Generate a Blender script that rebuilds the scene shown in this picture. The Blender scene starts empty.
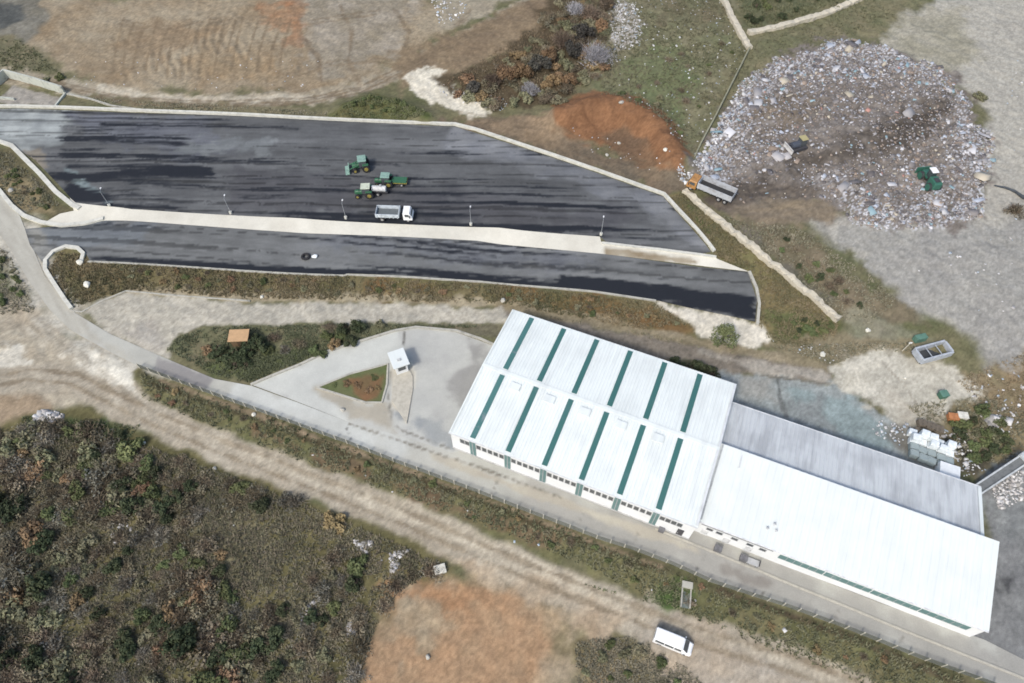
import bpy, math, random
import numpy as np
from mathutils import Matrix, Vector
from mathutils.geometry import delaunay_2d_cdt

random.seed(7)
rng = np.random.default_rng(7)
scene = bpy.context.scene
COL = scene.collection
R = math.radians

# ------------------------------------------------------------------ camera
CAM_H, PITCH, FPX = 100.0, R(56), 690.0
cP, sP = math.cos(PITCH), math.sin(PITCH)

def unp(px, py, z):
    u = (px - 512) / FPX; v = (341.5 - py) / FPX
    d = (u, cP + v * sP, -sP + v * cP)
    t = (CAM_H - z) / -d[2]
    return d[0] * t, d[1] * t

cam_d = bpy.data.cameras.new('camera'); cam = bpy.data.objects.new('camera', cam_d); COL.objects.link(cam)
cam.location = (0, 0, CAM_H); cam.rotation_euler = (R(90) - PITCH, 0, 0)
cam_d.sensor_width = 36; cam_d.lens = FPX / 1024 * 36; cam_d.clip_start = 1; cam_d.clip_end = 8000
scene.camera = cam

# ------------------------------------------------------------------ light
SUN_EL, SUN_AZ = 48, 214          # azimuth of the sun, clockwise from +Y (image up)
w = bpy.data.worlds.new('World'); scene.world = w; w.use_nodes = True
nt = w.node_tree
bg = nt.nodes['Background']; sky = nt.nodes.new('ShaderNodeTexSky')
sky.sky_type = 'NISHITA'; sky.sun_disc = False
sky.sun_elevation = R(SUN_EL); sky.sun_rotation = R(SUN_AZ)
sky.dust_density = 3.0; sky.air_density = 1.0; sky.ozone_density = 1.0
nt.links.new(sky.outputs[0], bg.inputs[0]); bg.inputs[1].default_value = 0.15
sd = bpy.data.lights.new('sun', 'SUN'); so = bpy.data.objects.new('sun', sd); COL.objects.link(so)
sd.energy = 1.85; sd.angle = R(9); sd.color = (1, .965, .915)
az, el = R(SUN_AZ), R(SUN_EL)
sv = Vector((math.sin(az) * math.cos(el), math.cos(az) * math.cos(el), math.sin(el)))
so.rotation_euler = sv.to_track_quat('Z', 'Y').to_euler()
so.location = sv * 300
vs = scene.view_settings
vs.view_transform = 'Standard'; vs.look = 'None'; vs.gamma = 1; vs.use_curve_mapping = False
vs.exposure = 0.42
scene.cycles.filter_width = 1.7
scene.cycles.use_denoising = True
scene.cycles.max_bounces = 5

# ------------------------------------------------------------------ colours
KALB = 0.80
def S(r, g, b, k=KALB):
    f = lambda c: (c / 255 / 12.92 if c / 255 <= .04045 else ((c / 255 + .055) / 1.055) ** 2.4) * k
    c = (f(r), f(g), f(b)); l = .3 * c[0] + .55 * c[1] + .15 * c[2]
    c = tuple(l + (q - l) * .95 for q in c); return (c[0] * .985, c[1] * 1.0, c[2] * .935)

# ------------------------------------------------------------------ noise
def hash2(ix, iy, seed):
    h = (ix.astype(np.int64) * 374761393 + iy.astype(np.int64) * 668265263 + seed * 1442695041) & 0xffffffff
    h = ((h ^ (h >> 13)) * 1274126177) & 0xffffffff
    h = h ^ (h >> 16)
    return (h & 0xffffff) / float(0xffffff)

def vnoise(x, y, seed=0):
    ix = np.floor(x); iy = np.floor(y); fx = x - ix; fy = y - iy
    fx = fx * fx * (3 - 2 * fx); fy = fy * fy * (3 - 2 * fy)
    a = hash2(ix, iy, seed); b = hash2(ix + 1, iy, seed); c = hash2(ix, iy + 1, seed); d = hash2(ix + 1, iy + 1, seed)
    return (a * (1 - fx) + b * fx) * (1 - fy) + (c * (1 - fx) + d * fx) * fy

def fbm(x, y, scale, seed=0, oct=4):
    r = np.zeros_like(x); amp = .5; tot = 0; s = 1 / scale
    for k in range(oct):
        r += amp * vnoise(x * s + 17.3 * k, y * s - 9.1 * k, seed + k); tot += amp; amp *= .55; s *= 2.03
    return np.clip((r / tot - .5) * 1.7 + .5, 0, 1)

def smooth(a, b, x):
    t = np.clip((x - a) / (b - a), 0, 1); return t * t * (3 - 2 * t)

# ------------------------------------------------------------------ terrain
CP = [(140,365,0),(300,415,0),(430,460,0),(560,512,0),(700,565,0),(850,622,0),(1000,675,0),(390,430,0),(480,400,0.1),(420,350,.4),
(330,400,.1),(460,335,.5),(620,420,0),(560,380,.2),(740,430,.0),(740,390,.2),(850,400,.2),(930,420,.2),(900,520,0),(1000,480,0),(1010,600,0),(900,350,.7),
(640,335,.8),(800,350,1.0),(300,308,1),(160,310,.7),(480,312,.9),(280,350,.6),(60,340,.2),(0,400,0),(30,250,.8),(0,190,1.4),
(100,240,1.6),(200,255,1.8),(400,265,2),(600,285,2.1),(740,300,2.2),(740,285,2.2),(100,222,1.7),(300,233,2),(500,243,2.1),(700,268,2.2),
(120,205,2.8),(300,216,3.0),(500,227,3.2),(600,236,3.3),(700,250,3.2),(40,125,2.7),(200,150,3),(400,160,3),(600,210,3.2),(450,128,3),(660,200,3.2),(20,150,2.4),
(30,95,2.8),(100,60,3.5),(200,30,4.5),(350,40,4.5),(150,95,3),(350,110,3.2),(450,90,3.5),(300,0,5.5),(0,0,5),(560,60,4.6),(650,60,4.8),(700,20,5),(600,150,3.5),
(700,200,3.2),(760,255,3),(830,310,1.8),(790,280,2.3),(720,160,4),(760,180,4),(800,200,4.3),(850,215,4.7),(940,225,5),(990,180,5.3),(850,130,6.6),(900,100,6.8),
(800,90,6.2),(760,80,5),(850,50,5.5),(1000,80,6),(1024,0,6),(1000,300,3.8),(900,260,4),(860,300,2.8),(960,340,2.2),(1024,400,1.6),(980,380,1),
(140,410,-1),(250,460,-1.3),(400,510,-1.5),(550,580,-1.5),(690,632,-1.5),(830,680,-1.5),(100,520,-2.5),(250,600,-3),(30,650,-4),(400,620,-2.2),(520,650,-2),
(640,670,-2),(20,450,-1.2),(350,680,-2.6),(300,450,-1.0),(600,565,-1.0),(760,620,-1.0)]
cpw = np.array([(*unp(x, y, z), z) for x, y, z in CP] + [(320*math.cos(a), 90+320*math.sin(a), 2.0) for a in np.linspace(0, 2*math.pi, 13)[:-1]])
def _phi(d2): return np.sqrt(d2 + 9.0)
_A = _phi(((cpw[:, None, :2] - cpw[None, :, :2]) ** 2).sum(-1)) - .6 * np.eye(len(cpw))
_n = len(cpw)
_M = np.zeros((_n + 1, _n + 1)); _M[:_n, :_n] = _A; _M[:_n, _n] = 1; _M[_n, :_n] = 1
_sol = np.linalg.solve(_M, np.append(cpw[:, 2], 0)); _W, _C0 = _sol[:_n], _sol[_n]
def hbase(x, y):
    x = np.asarray(x, float); y = np.asarray(y, float); sh = x.shape; x = x.ravel(); y = y.ravel()
    out = np.empty_like(x)
    for i in range(0, len(x), 40000):
        d2 = (x[i:i+40000, None] - cpw[None, :, 0]) ** 2 + (y[i:i+40000, None] - cpw[None, :, 1]) ** 2
        out[i:i+40000] = _phi(d2) @ _W + _C0
    far = smooth(190, 300, np.hypot(x, y - 90))
    return (out * (1 - far) + 2 * far).reshape(sh)
def at(px, py):
    z = 1.0
    for _ in range(14):
        x, y = unp(px, py, z); z = float(hbase([x], [y])[0])
    return x, y, z
def W(pts):
    return np.array([at(*p)[:2] for p in pts])

def sdf_poly(x, y, poly):
    n = len(poly); d2 = np.full(x.shape, 1e9); ins = np.zeros(x.shape, bool)
    for i in range(n):
        ax, ay = poly[i]; bx, by = poly[(i + 1) % n]; ex, ey = bx - ax, by - ay
        L = ex * ex + ey * ey + 1e-12
        t = np.clip(((x - ax) * ex + (y - ay) * ey) / L, 0, 1)
        d2 = np.minimum(d2, (x - ax - t * ex) ** 2 + (y - ay - t * ey) ** 2)
        if ay != by:
            c = ((ay > y) != (by > y)) & (x < (bx - ax) * (y - ay) / (by - ay) + ax)
            ins ^= c
    d = np.sqrt(d2); return np.where(ins, d, -d)
def dist_line(x, y, pl):
    d2 = np.full(x.shape, 1e9); sgn = np.zeros(x.shape)
    for (ax, ay), (bx, by) in zip(pl[:-1], pl[1:]):
        ex, ey = bx - ax, by - ay; L = ex * ex + ey * ey + 1e-12
        t = np.clip(((x - ax) * ex + (y - ay) * ey) / L, 0, 1)
        q = (x - ax - t * ex) ** 2 + (y - ay - t * ey) ** 2
        s = np.sign(ex * (y - ay) - ey * (x - ax)); m = q < d2
        d2 = np.where(m, q, d2); sgn = np.where(m, s, sgn)
    return np.sqrt(d2) * np.where(sgn == 0, 1, sgn)

# ------------------------------------------------------------------ outlines (measured on the photograph, placed on the terrain)
YARD = [(0,109),(18,108.5),(455,126.5),(520,147),(600,174),(663,196.5),(711,252),(700,254),(606,242),(600,237),(499,228),(300,218.5),(132,209.5),(75,203),(58,184),(35,160),(14,147),(0,143),(-30,140),(-30,110)]
ROAD2 = [(25,229),(60,226),(88,223),(101,220.5),(260,230),(477,240.5),(590,252.5),(748,272),(757,300),(755,322),(659,301),(590,290.5),(480,281),(348,273.5),(345,275),(240,270),(90,261),(84,250),(66,247),(50,254),(42,262),(30,245)]
APRON = [(70,198),(76,203),(132,209.5),(260,217),(499,228),(600,237),(601,242),(660,249),(714,256),(717,259),(749,272),(700,266),(590,253),(477,241),(260,230.5),(101,221),(88,224),(60,227),(46,222),(60,214),(74,211)]
CROAD = [(-20,180),(0,195),(20,216),(32,246),(45,276),(66,303),(75,313),(110,334),(160,356),(215,379),(252,386),(346,421),(410,438),(452,447),(475,452),(562,482),(655,519),(703,530),(760,556),(880,603),(985,640),(1040,668),(1040,703),(968,676),(921,659),(836,625),(787,607),(710,582),(670,564),(633,550),(598,539),(540,517),(473,491),(397,463),(346,443),(288,422),(227,400),(194,388),(156,374),(140,367),(110,352),(70,330),(50,310),(28,280),(12,252),(-5,228),(-20,215)]
FENCE = [(140,368),(156,374),(194,388),(227,400),(288,422),(346,443),(397,463),(473,491),(540,517),(598,539),(633,550),(670,564),(710,582),(787,607),(836,625),(921,659),(968,676),(1010,692)]
FORE = [(252,385),(330,352),(395,332),(415,328),(455,332),(478,340),(508,352),(530,380),(490,445),(452,453),(410,439),(346,421)]
LANE = [(82,312),(100,300),(127,292),(250,303),(400,304),(500,309),(510,325),(400,322),(250,325),(205,326),(178,338),(168,358),(150,352),(110,333)]
BACKPAVE = [(700,374),(757,374),(790,378),(830,383),(870,405),(908,430),(925,450),(990,500),(980,520),(850,470),(735,420)]
PAD = [(831,383),(833,368),(868,350),(925,353),(960,372),(987,388),(950,411),(925,421),(907,430),(870,405)]
EASTPAVE = [(978,480),(1000,468),(1050,455),(1060,690),(1030,681),(960,640),(990,540)]
PLANTER = [(317,388),(350,375),(388,365),(387,385),(382,402),(366,402)]
LFILL = [(692,176),(712,140),(722,118),(748,72),(790,52),(830,40),(870,44),(905,55),(948,72),(960,95),(978,115),(986,150),(988,185),(975,215),(930,228),(870,224),(820,200),(760,205),(725,200)]

yard_w, road2_w, apron_w, croad_w, fore_w, lane_w, back_w, pad_w, east_w, planter_w, lfill_w = [W(p) for p in (YARD, ROAD2, APRON, CROAD, FORE, LANE, BACKPAVE, PAD, EASTPAVE, PLANTER, LFILL)]
PAVED = [yard_w, road2_w, apron_w, croad_w, fore_w, back_w, pad_w, east_w]
dirt_line = W([(-20,385),(30,375),(75,380),(110,398),(160,422),(220,447),(300,478),(400,517),(480,552),(560,585),(640,617),(720,645),(800,668),(860,692)])
mound_line = W([(563,120),(590,110),(620,110),(645,122),(662,142),(674,165)])
gmound_line = W([(345,112),(370,104),(400,110),(425,119)])

DARKW = W([(735,188),(790,163),(850,138),(900,113),(945,92),(958,118),(900,152),(820,168),(770,186)])
HAULW = W([(700,205),(740,180),(800,176),(835,186),(845,222),(740,224)])
MIDW = W([(735,135),(790,85),(900,70),(955,100),(955,150),(880,195),(800,175)])
SMEARW = W([(700,200),(735,172),(800,145),(850,120),(880,140),(830,170),(790,190),(745,215)])
FURW = W([(105,25),(200,5),(330,5),(320,50),(290,82),(125,80)])
def furrow(x, y):
    return np.sin(2 * math.pi * (x * .985 + y * .17 + 7.5 * fbm(x, y, 22, 777, 3)) / 2.6) * smooth(.35, .7, fbm(x, y, 9, 781, 3)) * smooth(-4, 4, sdf_poly(x, y, FURW))
def micro(x, y):
    """small relief and mounds, none on the paving"""
    m = np.zeros_like(x)
    pav = np.zeros_like(x)
    for P in PAVED:
        bb = (x > P[:, 0].min() - 3) & (x < P[:, 0].max() + 3) & (y > P[:, 1].min() - 3) & (y < P[:, 1].max() + 3)
        if bb.any():
            s = sdf_poly(x[bb], y[bb], P); pav[bb] = np.maximum(pav[bb], smooth(-1.0, 0.2, s))
    n = (fbm(x, y, 6, 3) - .5) * .35 + (fbm(x, y, 1.3, 9, 3) - .5) * .22
    dr = 1 - smooth(2.0, 4.0, np.abs(dist_line(x, y, dirt_line)))
    n *= 1 - .75 * dr
    lf = smooth(-2, 4, sdf_poly(x, y, lfill_w))
    n += lf * ((fbm(x, y, 6, 21) - .5) * .9 + (fbm(x, y, 1.1, 25, 3) - .5) * .55)
    dm = np.abs(dist_line(x, y, mound_line)); m += 3.0 * np.exp(-(dm / 3.7) ** 2) * (.8 + .4 * fbm(x, y, 4, 31))
    dg = np.abs(dist_line(x, y, gmound_line)); m += 1.3 * np.exp(-(dg / 2.6) ** 2)
    m += n * 1.0 + .11 * furrow(x, y)
    return m * (1 - pav) - .03 * pav
def hfull(x, y):
    x = np.atleast_1d(np.asarray(x, float)); y = np.atleast_1d(np.asarray(y, float))
    return hbase(x, y) + micro(x, y)
def hz(x, y): return float(hfull(x, y)[0])
def hzb(x, y): return float(hbase([x], [y])[0])

# ------------------------------------------------------------------ colour layers
def area(px, c1, c2, soft=.8, amp=1.5, ns=3.0, cs=4.0, streak=None, op=1.0):
    return ('a', W(px), c1, c2, soft, amp, ns, cs, streak, op)
def line(px, half, c1, c2, soft=.5, amp=.6, ns=2.0, cs=3.0, op=1.0):
    return ('l', W(px), c1, c2, soft, amp, ns, cs, half, op)
_seed = [100]
def paint(x, y, base1, base2, layers, bscale=5.0):
    n = fbm(x, y, bscale, 41)[:, None]
    col = np.array(base1) * (1 - n) + np.array(base2) * n
    for L in layers:
        _seed[0] += 7; sd_ = _seed[0]
        kind, P, c1, c2, soft, amp, ns, cs, ex, op = L
        mg = soft + amp + 1 + (ex if kind == 'l' else 0)
        bb = np.nonzero((x > P[:, 0].min() - mg) & (x < P[:, 0].max() + mg) & (y > P[:, 1].min() - mg) & (y < P[:, 1].max() + mg))[0]
        if not len(bb): continue
        X, Y = x[bb], y[bb]
        s = sdf_poly(X, Y, P) if kind == 'a' else ex - np.abs(dist_line(X, Y, P))
        s = s + amp * 2 * (fbm(X, Y, ns, sd_) - .5)
        a = smooth(-soft, soft, s)[:, None] * op
        if kind == 'a' and ex:
            ang, lx, ly = ex; ca, sa = math.cos(ang), math.sin(ang)
            u = (X * ca + Y * sa) / lx; v = (-X * sa + Y * ca) / ly
            t = fbm(u, v, 1.0, sd_ + 3)
        else:
            t = fbm(X, Y, cs, sd_ + 3)
        t = t[:, None]
        c = np.array(c1) * (1 - t) + np.array(c2) * t
        col[bb] = col[bb] * (1 - a) + c * a
    return col

grassA, grassB = S(118,112,88), S(96,98,70)
tanA, tanB = S(160,147,128), S(142,128,108)
G = [
 # upper left dirt field
 area([(30,0),(430,-20),(440,40),(405,62),(330,98),(150,93),(60,75),(20,50)], tanA, S(140,122,100), 2, 3, 6, 7),
 area([(300,-20),(420,-20),(400,55),(330,75),(300,60)], S(140,130,115), S(160,150,138), 2, 3),
 area([(285,-10),(305,-10),(302,45),(288,45)], S(158,118,90), S(146,116,92), 1.0, 2.0, op=.7),
 area([(260,5),(290,5),(300,25),(270,30)], S(165,118,85), S(150,120,95), 1.5, 2, op=.7),
 area([(110,45),(160,20),(220,30),(150,60)], S(148,126,102), S(130,112,92), 2, 3, op=.7),
 area([(190,58),(280,55),(285,78),(200,80)], S(156,130,100), S(144,128,106), 2, 3.5, op=.6),
 area([(-20,-10),(35,-10),(50,18),(25,45),(-20,55)], S(130,126,118), S(110,105,95), 1, 1),
 area([(-20,2),(22,4),(28,14),(14,26),(-20,34)], S(78,80,80), S(95,96,95), .8, .8),
 area([(-20,35),(30,40),(60,72),(-20,75)], S(95,100,75), S(125,115,95), 1, 1.5),
 line([(-20,70),(60,82),(130,98),(220,102),(300,99),(360,88),(405,66),(450,45),(500,20),(560,-15)], 2.2, S(170,160,145), S(150,138,120), .8, 1.2),
 line([(100,88),(170,99),(250,100),(330,96)], 1.0, S(190,182,168), S(178,165,148), .5, .8),
 line([(60,92),(110,98),(150,108)], .8, S(185,178,165), S(160,150,135), .5, .6),
 area([(390,55),(470,30),(540,-10),(590,-10),(540,40),(470,70),(440,75),(430,70),(400,95)], S(142,124,102), S(125,108,90), 1.5, 2),
 area([(440,-10),(520,-10),(480,20),(440,30)], S(165,155,138), S(150,140,125), 1.5, 2),
 area([(70,95),(150,112),(300,120),(330,118),(330,112),(200,104),(110,96)], S(105,104,80), S(130,120,98), .8, 1.5),
 area([(330,119),(345,104),(372,96),(400,103),(430,117),(440,123)], S(84,92,56), S(104,98,68), .6, 1.2),
 # white crushed stone
 area([(404,78),(420,68),(436,66),(446,76),(458,90),(478,98),(488,107),(485,117),(470,118),(452,110),(432,103),(416,95)], S(222,214,200), S(205,196,182), .7, 1.2, 1.5),
 # scrub belt
 area([(440,80),(500,60),(540,20),(560,-15),(615,-15),(605,40),(600,80),(560,100),(500,112),(485,100)], S(96,82,64), S(80,72,58), 1.5, 3),
 # field right of it
 area([(600,-15),(730,-15),(750,50),(692,165),(660,130),(600,98),(590,80)], S(112,114,86), S(134,126,104), 1.5, 3, 4, 5),
 area([(615,60),(680,40),(700,80),(670,150),(640,100)], S(98,112,76), S(122,122,92), 1.5, 3, 3, 3, op=.7),
 area([(612,0),(632,5),(642,25),(636,45),(615,48),(608,25)], S(185,180,178), S(125,118,100), .8, 2.2, 1.2, 1.0),
 area([(640,-15),(735,-15),(725,30),(660,20)], S(120,108,90), S(110,110,86), 1.5, 3),
 # dirt between kerb and mound
 area([(440,122),(470,118),(540,118),(600,150),(670,170),(690,188),(664,194),(600,170),(520,143)], S(128,110,92), S(108,98,86), 1, 1.5),
 area([(470,122),(560,118),(600,130),(560,148),(520,140)], S(150,128,105), S(128,112,95), 1, 2),
 # orange pile
 area([(550,124),(554,104),(585,94),(628,95),(660,110),(680,135),(688,160),(678,174),(655,170),(640,158),(610,148),(576,140),(558,134)], S(142,103,75), S(126,90,65), .9, 1.2, 2, 2.5),
 area([(600,137),(625,128),(648,148),(660,170),(640,170)], S(124,96,74), S(108,88,72), 1.0, 1.4),
 # top right corner beyond the wall
 area([(735,-15),(870,-20),(760,30),(745,28)], S(92,98,74), S(112,106,84), 1, 2),
 area([(742,36),(870,-8),(930,-15),(900,30),(800,55),(755,75),(720,120),(700,150)], S(128,120,96), S(110,110,84), 1.5, 3),
 # gravel plain
 area([(905,20),(940,0),(980,-20),(1100,-20),(1100,420),(1000,360),(950,320),(880,280),(840,245),(810,215),(860,220),(940,228),(985,200),(988,120),(950,70),(890,45)], S(176,171,163), S(168,163,156), 1.5, 2, 5, 9),
 area([(810,215),(900,228),(980,215),(1060,230),(1060,400),(980,360),(930,310),(860,265)], S(151,148,146), S(160,157,153), 2, 3, 5, 6),
 area([(870,60),(900,15),(960,5),(980,60),(950,72)], S(170,164,152), S(150,145,130), 1.5, 2),
 # landfill
 ('a', lfill_w, S(112,103,97), S(136,128,124), 1.6, 3.5, 2.5, 2.0, None, 1.0),
 area([(760,95),(800,85),(830,105),(800,125),(765,130)], S(108,97,86), S(128,117,108), 2, 3.5),
 area([(735,190),(790,165),(850,140),(900,115),(945,95),(955,120),(900,150),(820,165),(770,185)], S(76,69,64), S(104,96,90), 2.0, 3.0, 2, 2.0, streak=(R(22), 12, 1.2)),
 area([(700,205),(740,182),(790,178),(820,190),(800,200),(760,200),(730,215)], S(112,102,94), S(78,71,67), 1, 1.5, streak=(R(12), 9, .8)),
 area([(722,208),(790,195),(838,206),(845,220),(800,226),(740,222)], S(142,126,106), S(116,106,96), 1, 1.5, streak=(R(5), 7, .8)),
 # strip right of rubble wall
 area([(715,215),(740,222),(800,228),(850,262),(900,300),(940,330),(870,325),(840,318),(790,278)], S(126,114,96), S(104,98,80), 1, 2),
 area([(735,225),(760,235),(830,300),(820,305),(770,262)], S(92,92,78), S(120,112,104), .8, 1.5),
 area([(820,240),(850,255),(890,285),(870,295),(840,270)], S(92,98,70), S(112,106,84), 1, 2),
 area([(845,315),(860,303),(890,322),(935,340),(900,352),(850,345)], S(120,120,100), S(140,134,118), .8, 1),
 # green triangle
 area([(664,198),(692,190),(712,215),(770,262),(840,322),(838,335),(800,347),(772,345),(757,325),(758,300),(750,274),(718,258),(713,250)], S(114,110,76), S(128,112,82), .6, 1, 2.5, 4),
 area([(770,310),(836,318),(836,338),(800,348),(772,340)], S(86,96,58), S(104,104,72), .8, 1.5),
 area([(680,195),(700,208),(712,235),(700,225)], S(82,98,56), S(98,104,68), .6, .8),
 area([(690,258),(716,258),(748,268),(720,266)], S(84,94,60), S(108,104,76), .4, .5),
 # white slope under the lower asphalt
 area([(655,302),(700,310),(756,322),(768,332),(778,344),(740,346),(700,340),(690,325),(660,312)], S(222,214,202), S(204,196,184), .6, .8, 1.5),
 # bank under lower asphalt
 area([(45,268),(60,252),(85,252),(100,262),(345,277),(350,274),(500,284),(655,303),(690,325),(700,342),(640,330),(500,305),(400,300),(250,299),(127,291),(75,312)], S(104,100,68), S(124,112,84), .6, 1.2, 2.5, 3.5),
 area([(505,288),(590,294),(650,308),(690,330),(640,328),(560,318),(510,300)], S(124,96,66), S(108,98,68), .8, 1.5),
 area([(365,280),(440,282),(430,300),(370,300)], S(124,98,68), S(104,104,68), .8, 1.5),
 area([(70,258),(130,270),(110,290),(85,300)], S(128,108,82), S(108,100,74), .8, 1.5),
 line([(130,290),(250,297),(400,299),(500,304),(640,330)], .9, S(168,156,134), S(150,138,116), .5, .8),
 # back road
 area([(495,309),(560,320),(640,334),(740,352),(835,372),(832,384),(757,376),(700,378),(600,350),(520,330)], S(136,126,116), S(118,110,102), .6, .8, streak=(R(-18), 8, .8)),
 area([(700,352),(835,372),(832,382),(757,374),(735,365)], S(170,162,152), S(150,144,138), .6, .8, streak=(R(-18), 8, .8)),
 line([(500,306),(640,331),(740,350),(835,368)], .8, S(130,118,95), S(150,138,118), .4, .5),
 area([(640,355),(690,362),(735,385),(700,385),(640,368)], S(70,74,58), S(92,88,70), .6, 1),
 area([(765,345),(835,335),(905,340),(940,352),(868,350),(832,368)], S(140,128,106), S(122,114,92), 1, 1.5),
 # lane
 ('a', lane_w, S(186,179,168), S(170,164,154), .5, .7, 2.0, 3.0, None, 1.0),
 area([(100,335),(150,320),(165,340),(160,356),(120,338)], S(165,158,150), S(185,178,170), 1, 1.5),
 # green island
 area([(166,350),(180,335),(206,326),(300,325.5),(400,322.5),(500,324),(505,338),(478,338),(455,331),(395,331),(330,351),(251,384),(215,377)], S(100,104,76), S(122,114,92), .4, .6, 2, 3),
 area([(195,362),(250,352),(320,350),(250,382),(215,377)], S(88,98,64), S(98,102,70), .8, .8),
 area([(400,324),(500,325),(505,338),(470,336),(415,327)], S(120,112,96), S(106,102,86), .4, .5),
 # west of the road
 area([(-30,240),(8,250),(30,290),(40,315),(-30,320)], S(98,102,74), S(130,122,104), 1, 1.5),
 area([(-30,290),(35,305),(70,335),(130,365),(150,395),(110,402),(60,405),(-30,430)], S(182,172,156), S(162,150,134), 1, 1.5),
 area([(64,348),(85,345),(115,360),(138,372),(136,394),(100,385),(75,368)], S(236,231,222), S(220,213,202), .6, 1.2, 1.5),
 area([(-30,348),(20,345),(30,362),(24,384),(-30,392)], S(220,214,204), S(200,192,180), .7, 1.4, 1.5),
 area([(-30,395),(50,395),(60,410),(20,430),(-30,440)], S(168,148,126), S(150,132,112), 1, 1.5),
 area([(-20,170),(0,186),(26,216),(46,246),(60,285),(90,318),(150,350),(170,372),(140,380),(80,350),(30,305),(0,262),(-20,235)], S(192,187,178), S(176,168,157), 2.0, 1.6, 3, 3),
 # scrub lower left
 area([(-40,425),(40,412),(70,412),(130,432),(220,465),(300,495),(400,535),(460,562),(462,578),(400,590),(372,640),(362,720),(-40,720)], S(118,110,78), S(92,88,60), 1.0, 2, 7, 6),
 area([(60,418),(110,425),(120,445),(80,440)], S(84,96,62), S(70,84,54), 1, 1.5),
 area([(180,500),(260,500),(280,560),(220,600),(190,560)], S(136,127,102), S(112,105,82), 1.5, 3),
 # clearing
 area([(362,720),(375,650),(390,600),(430,580),(468,575),(520,590),(550,610),(566,640),(560,720)], S(172,138,108), S(160,134,108), 2.6, 3.2, 6, 3),
 area([(400,585),(450,590),(430,640),(390,650)], S(166,150,128), S(154,130,104), 1.5, 3),
 area([(380,585),(470,578),(490,600),(470,610),(400,600)], S(164,126,95), S(170,136,106), 1.6, 3),
 # verge
 area([(140,372),(194,391),(288,426),(397,466),(473,494),(598,542),(710,585),(836,628),(968,679),(1010,700),(880,700),(800,668),(700,625),(600,575),(500,535),(420,505),(330,470),(250,445),(180,422),(140,398)], S(102,103,70), S(120,113,84), .5, 1.3, 2, 3),
 area([(250,425),(330,455),(430,490),(560,540),(540,545),(420,500),(260,440)], S(104,88,70), S(122,106,84), .7, 1.5),
 area([(455,568),(520,585),(570,610),(585,640),(575,690),(545,690),(555,640),(500,600)], S(178,160,138), S(166,144,118), 2.0, 2.5, 4, 3, op=.8),
 # scrub by the van
 area([(575,640),(620,632),(650,640),(690,665),(720,720),(575,720)], S(116,110,82), S(142,124,98), 1.6, 3),
 # dirt road
 ('l', dirt_line, S(178,168,154), S(160,149,134), .5, .6, 3.0, 3.0, 2.55, 1.0),
 area([(440,556),(540,570),(640,615),(600,640),(560,605),(480,580)], S(178,166,150), S(170,148,124), 1, 1.5),
 area([(650,600),(690,620),(760,650),(840,700),(680,700),(640,640)], S(164,156,147), S(176,160,142), 1.2, 1.5),
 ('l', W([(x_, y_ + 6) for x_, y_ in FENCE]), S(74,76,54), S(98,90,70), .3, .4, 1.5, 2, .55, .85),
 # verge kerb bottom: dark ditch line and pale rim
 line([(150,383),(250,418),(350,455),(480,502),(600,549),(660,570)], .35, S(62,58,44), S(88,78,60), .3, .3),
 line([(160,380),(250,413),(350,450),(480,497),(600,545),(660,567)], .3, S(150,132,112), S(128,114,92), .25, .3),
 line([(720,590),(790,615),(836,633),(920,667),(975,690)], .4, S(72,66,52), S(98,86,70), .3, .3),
 area([(655,575),(690,585),(690,606),(668,612),(650,600)], S(74,96,52), S(96,104,66), .6, 1),
 # left island between the kerbs
 area([(-30,150),(10,150),(40,180),(62,205),(74,211),(50,218),(28,212),(0,192),(-30,180)], S(104,98,70), S(92,86,72), .5, .8),
 area([(-30,165),(12,168),(40,195),(55,212),(30,212),(0,190),(-30,175)], S(146,132,104), S(120,108,84), .5, .8),
 # below enclosure
 area([(2,96),(14,86),(40,92),(62,98),(54,106),(15,104),(-10,104)], S(170,164,158), S(146,140,134), .4, .6),
 # east corner by conveyor
 area([(905,400),(950,405),(985,395),(1060,420),(1060,470),(1000,470),(975,480),(955,460),(925,440),(910,430)], S(118,112,88), S(140,124,98), .8, 1.5),
 area([(960,380),(1060,350),(1060,430),(1000,420)], S(146,126,102), S(128,118,94), 1.2, 2),
 area([(985,470),(1010,455),(1060,450),(1060,520),(1000,520),(982,500)], S(150,156,158), S(120,126,130), .6, 1, 1, .7),
]

G.append(area([(946,438),(970,440),(985,468),(975,478),(955,470)], S(62,62,56), S(84,80,70), 1.0, 1.6))  # damp ground right of the bales, with its shadows painted in as darker colour
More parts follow.
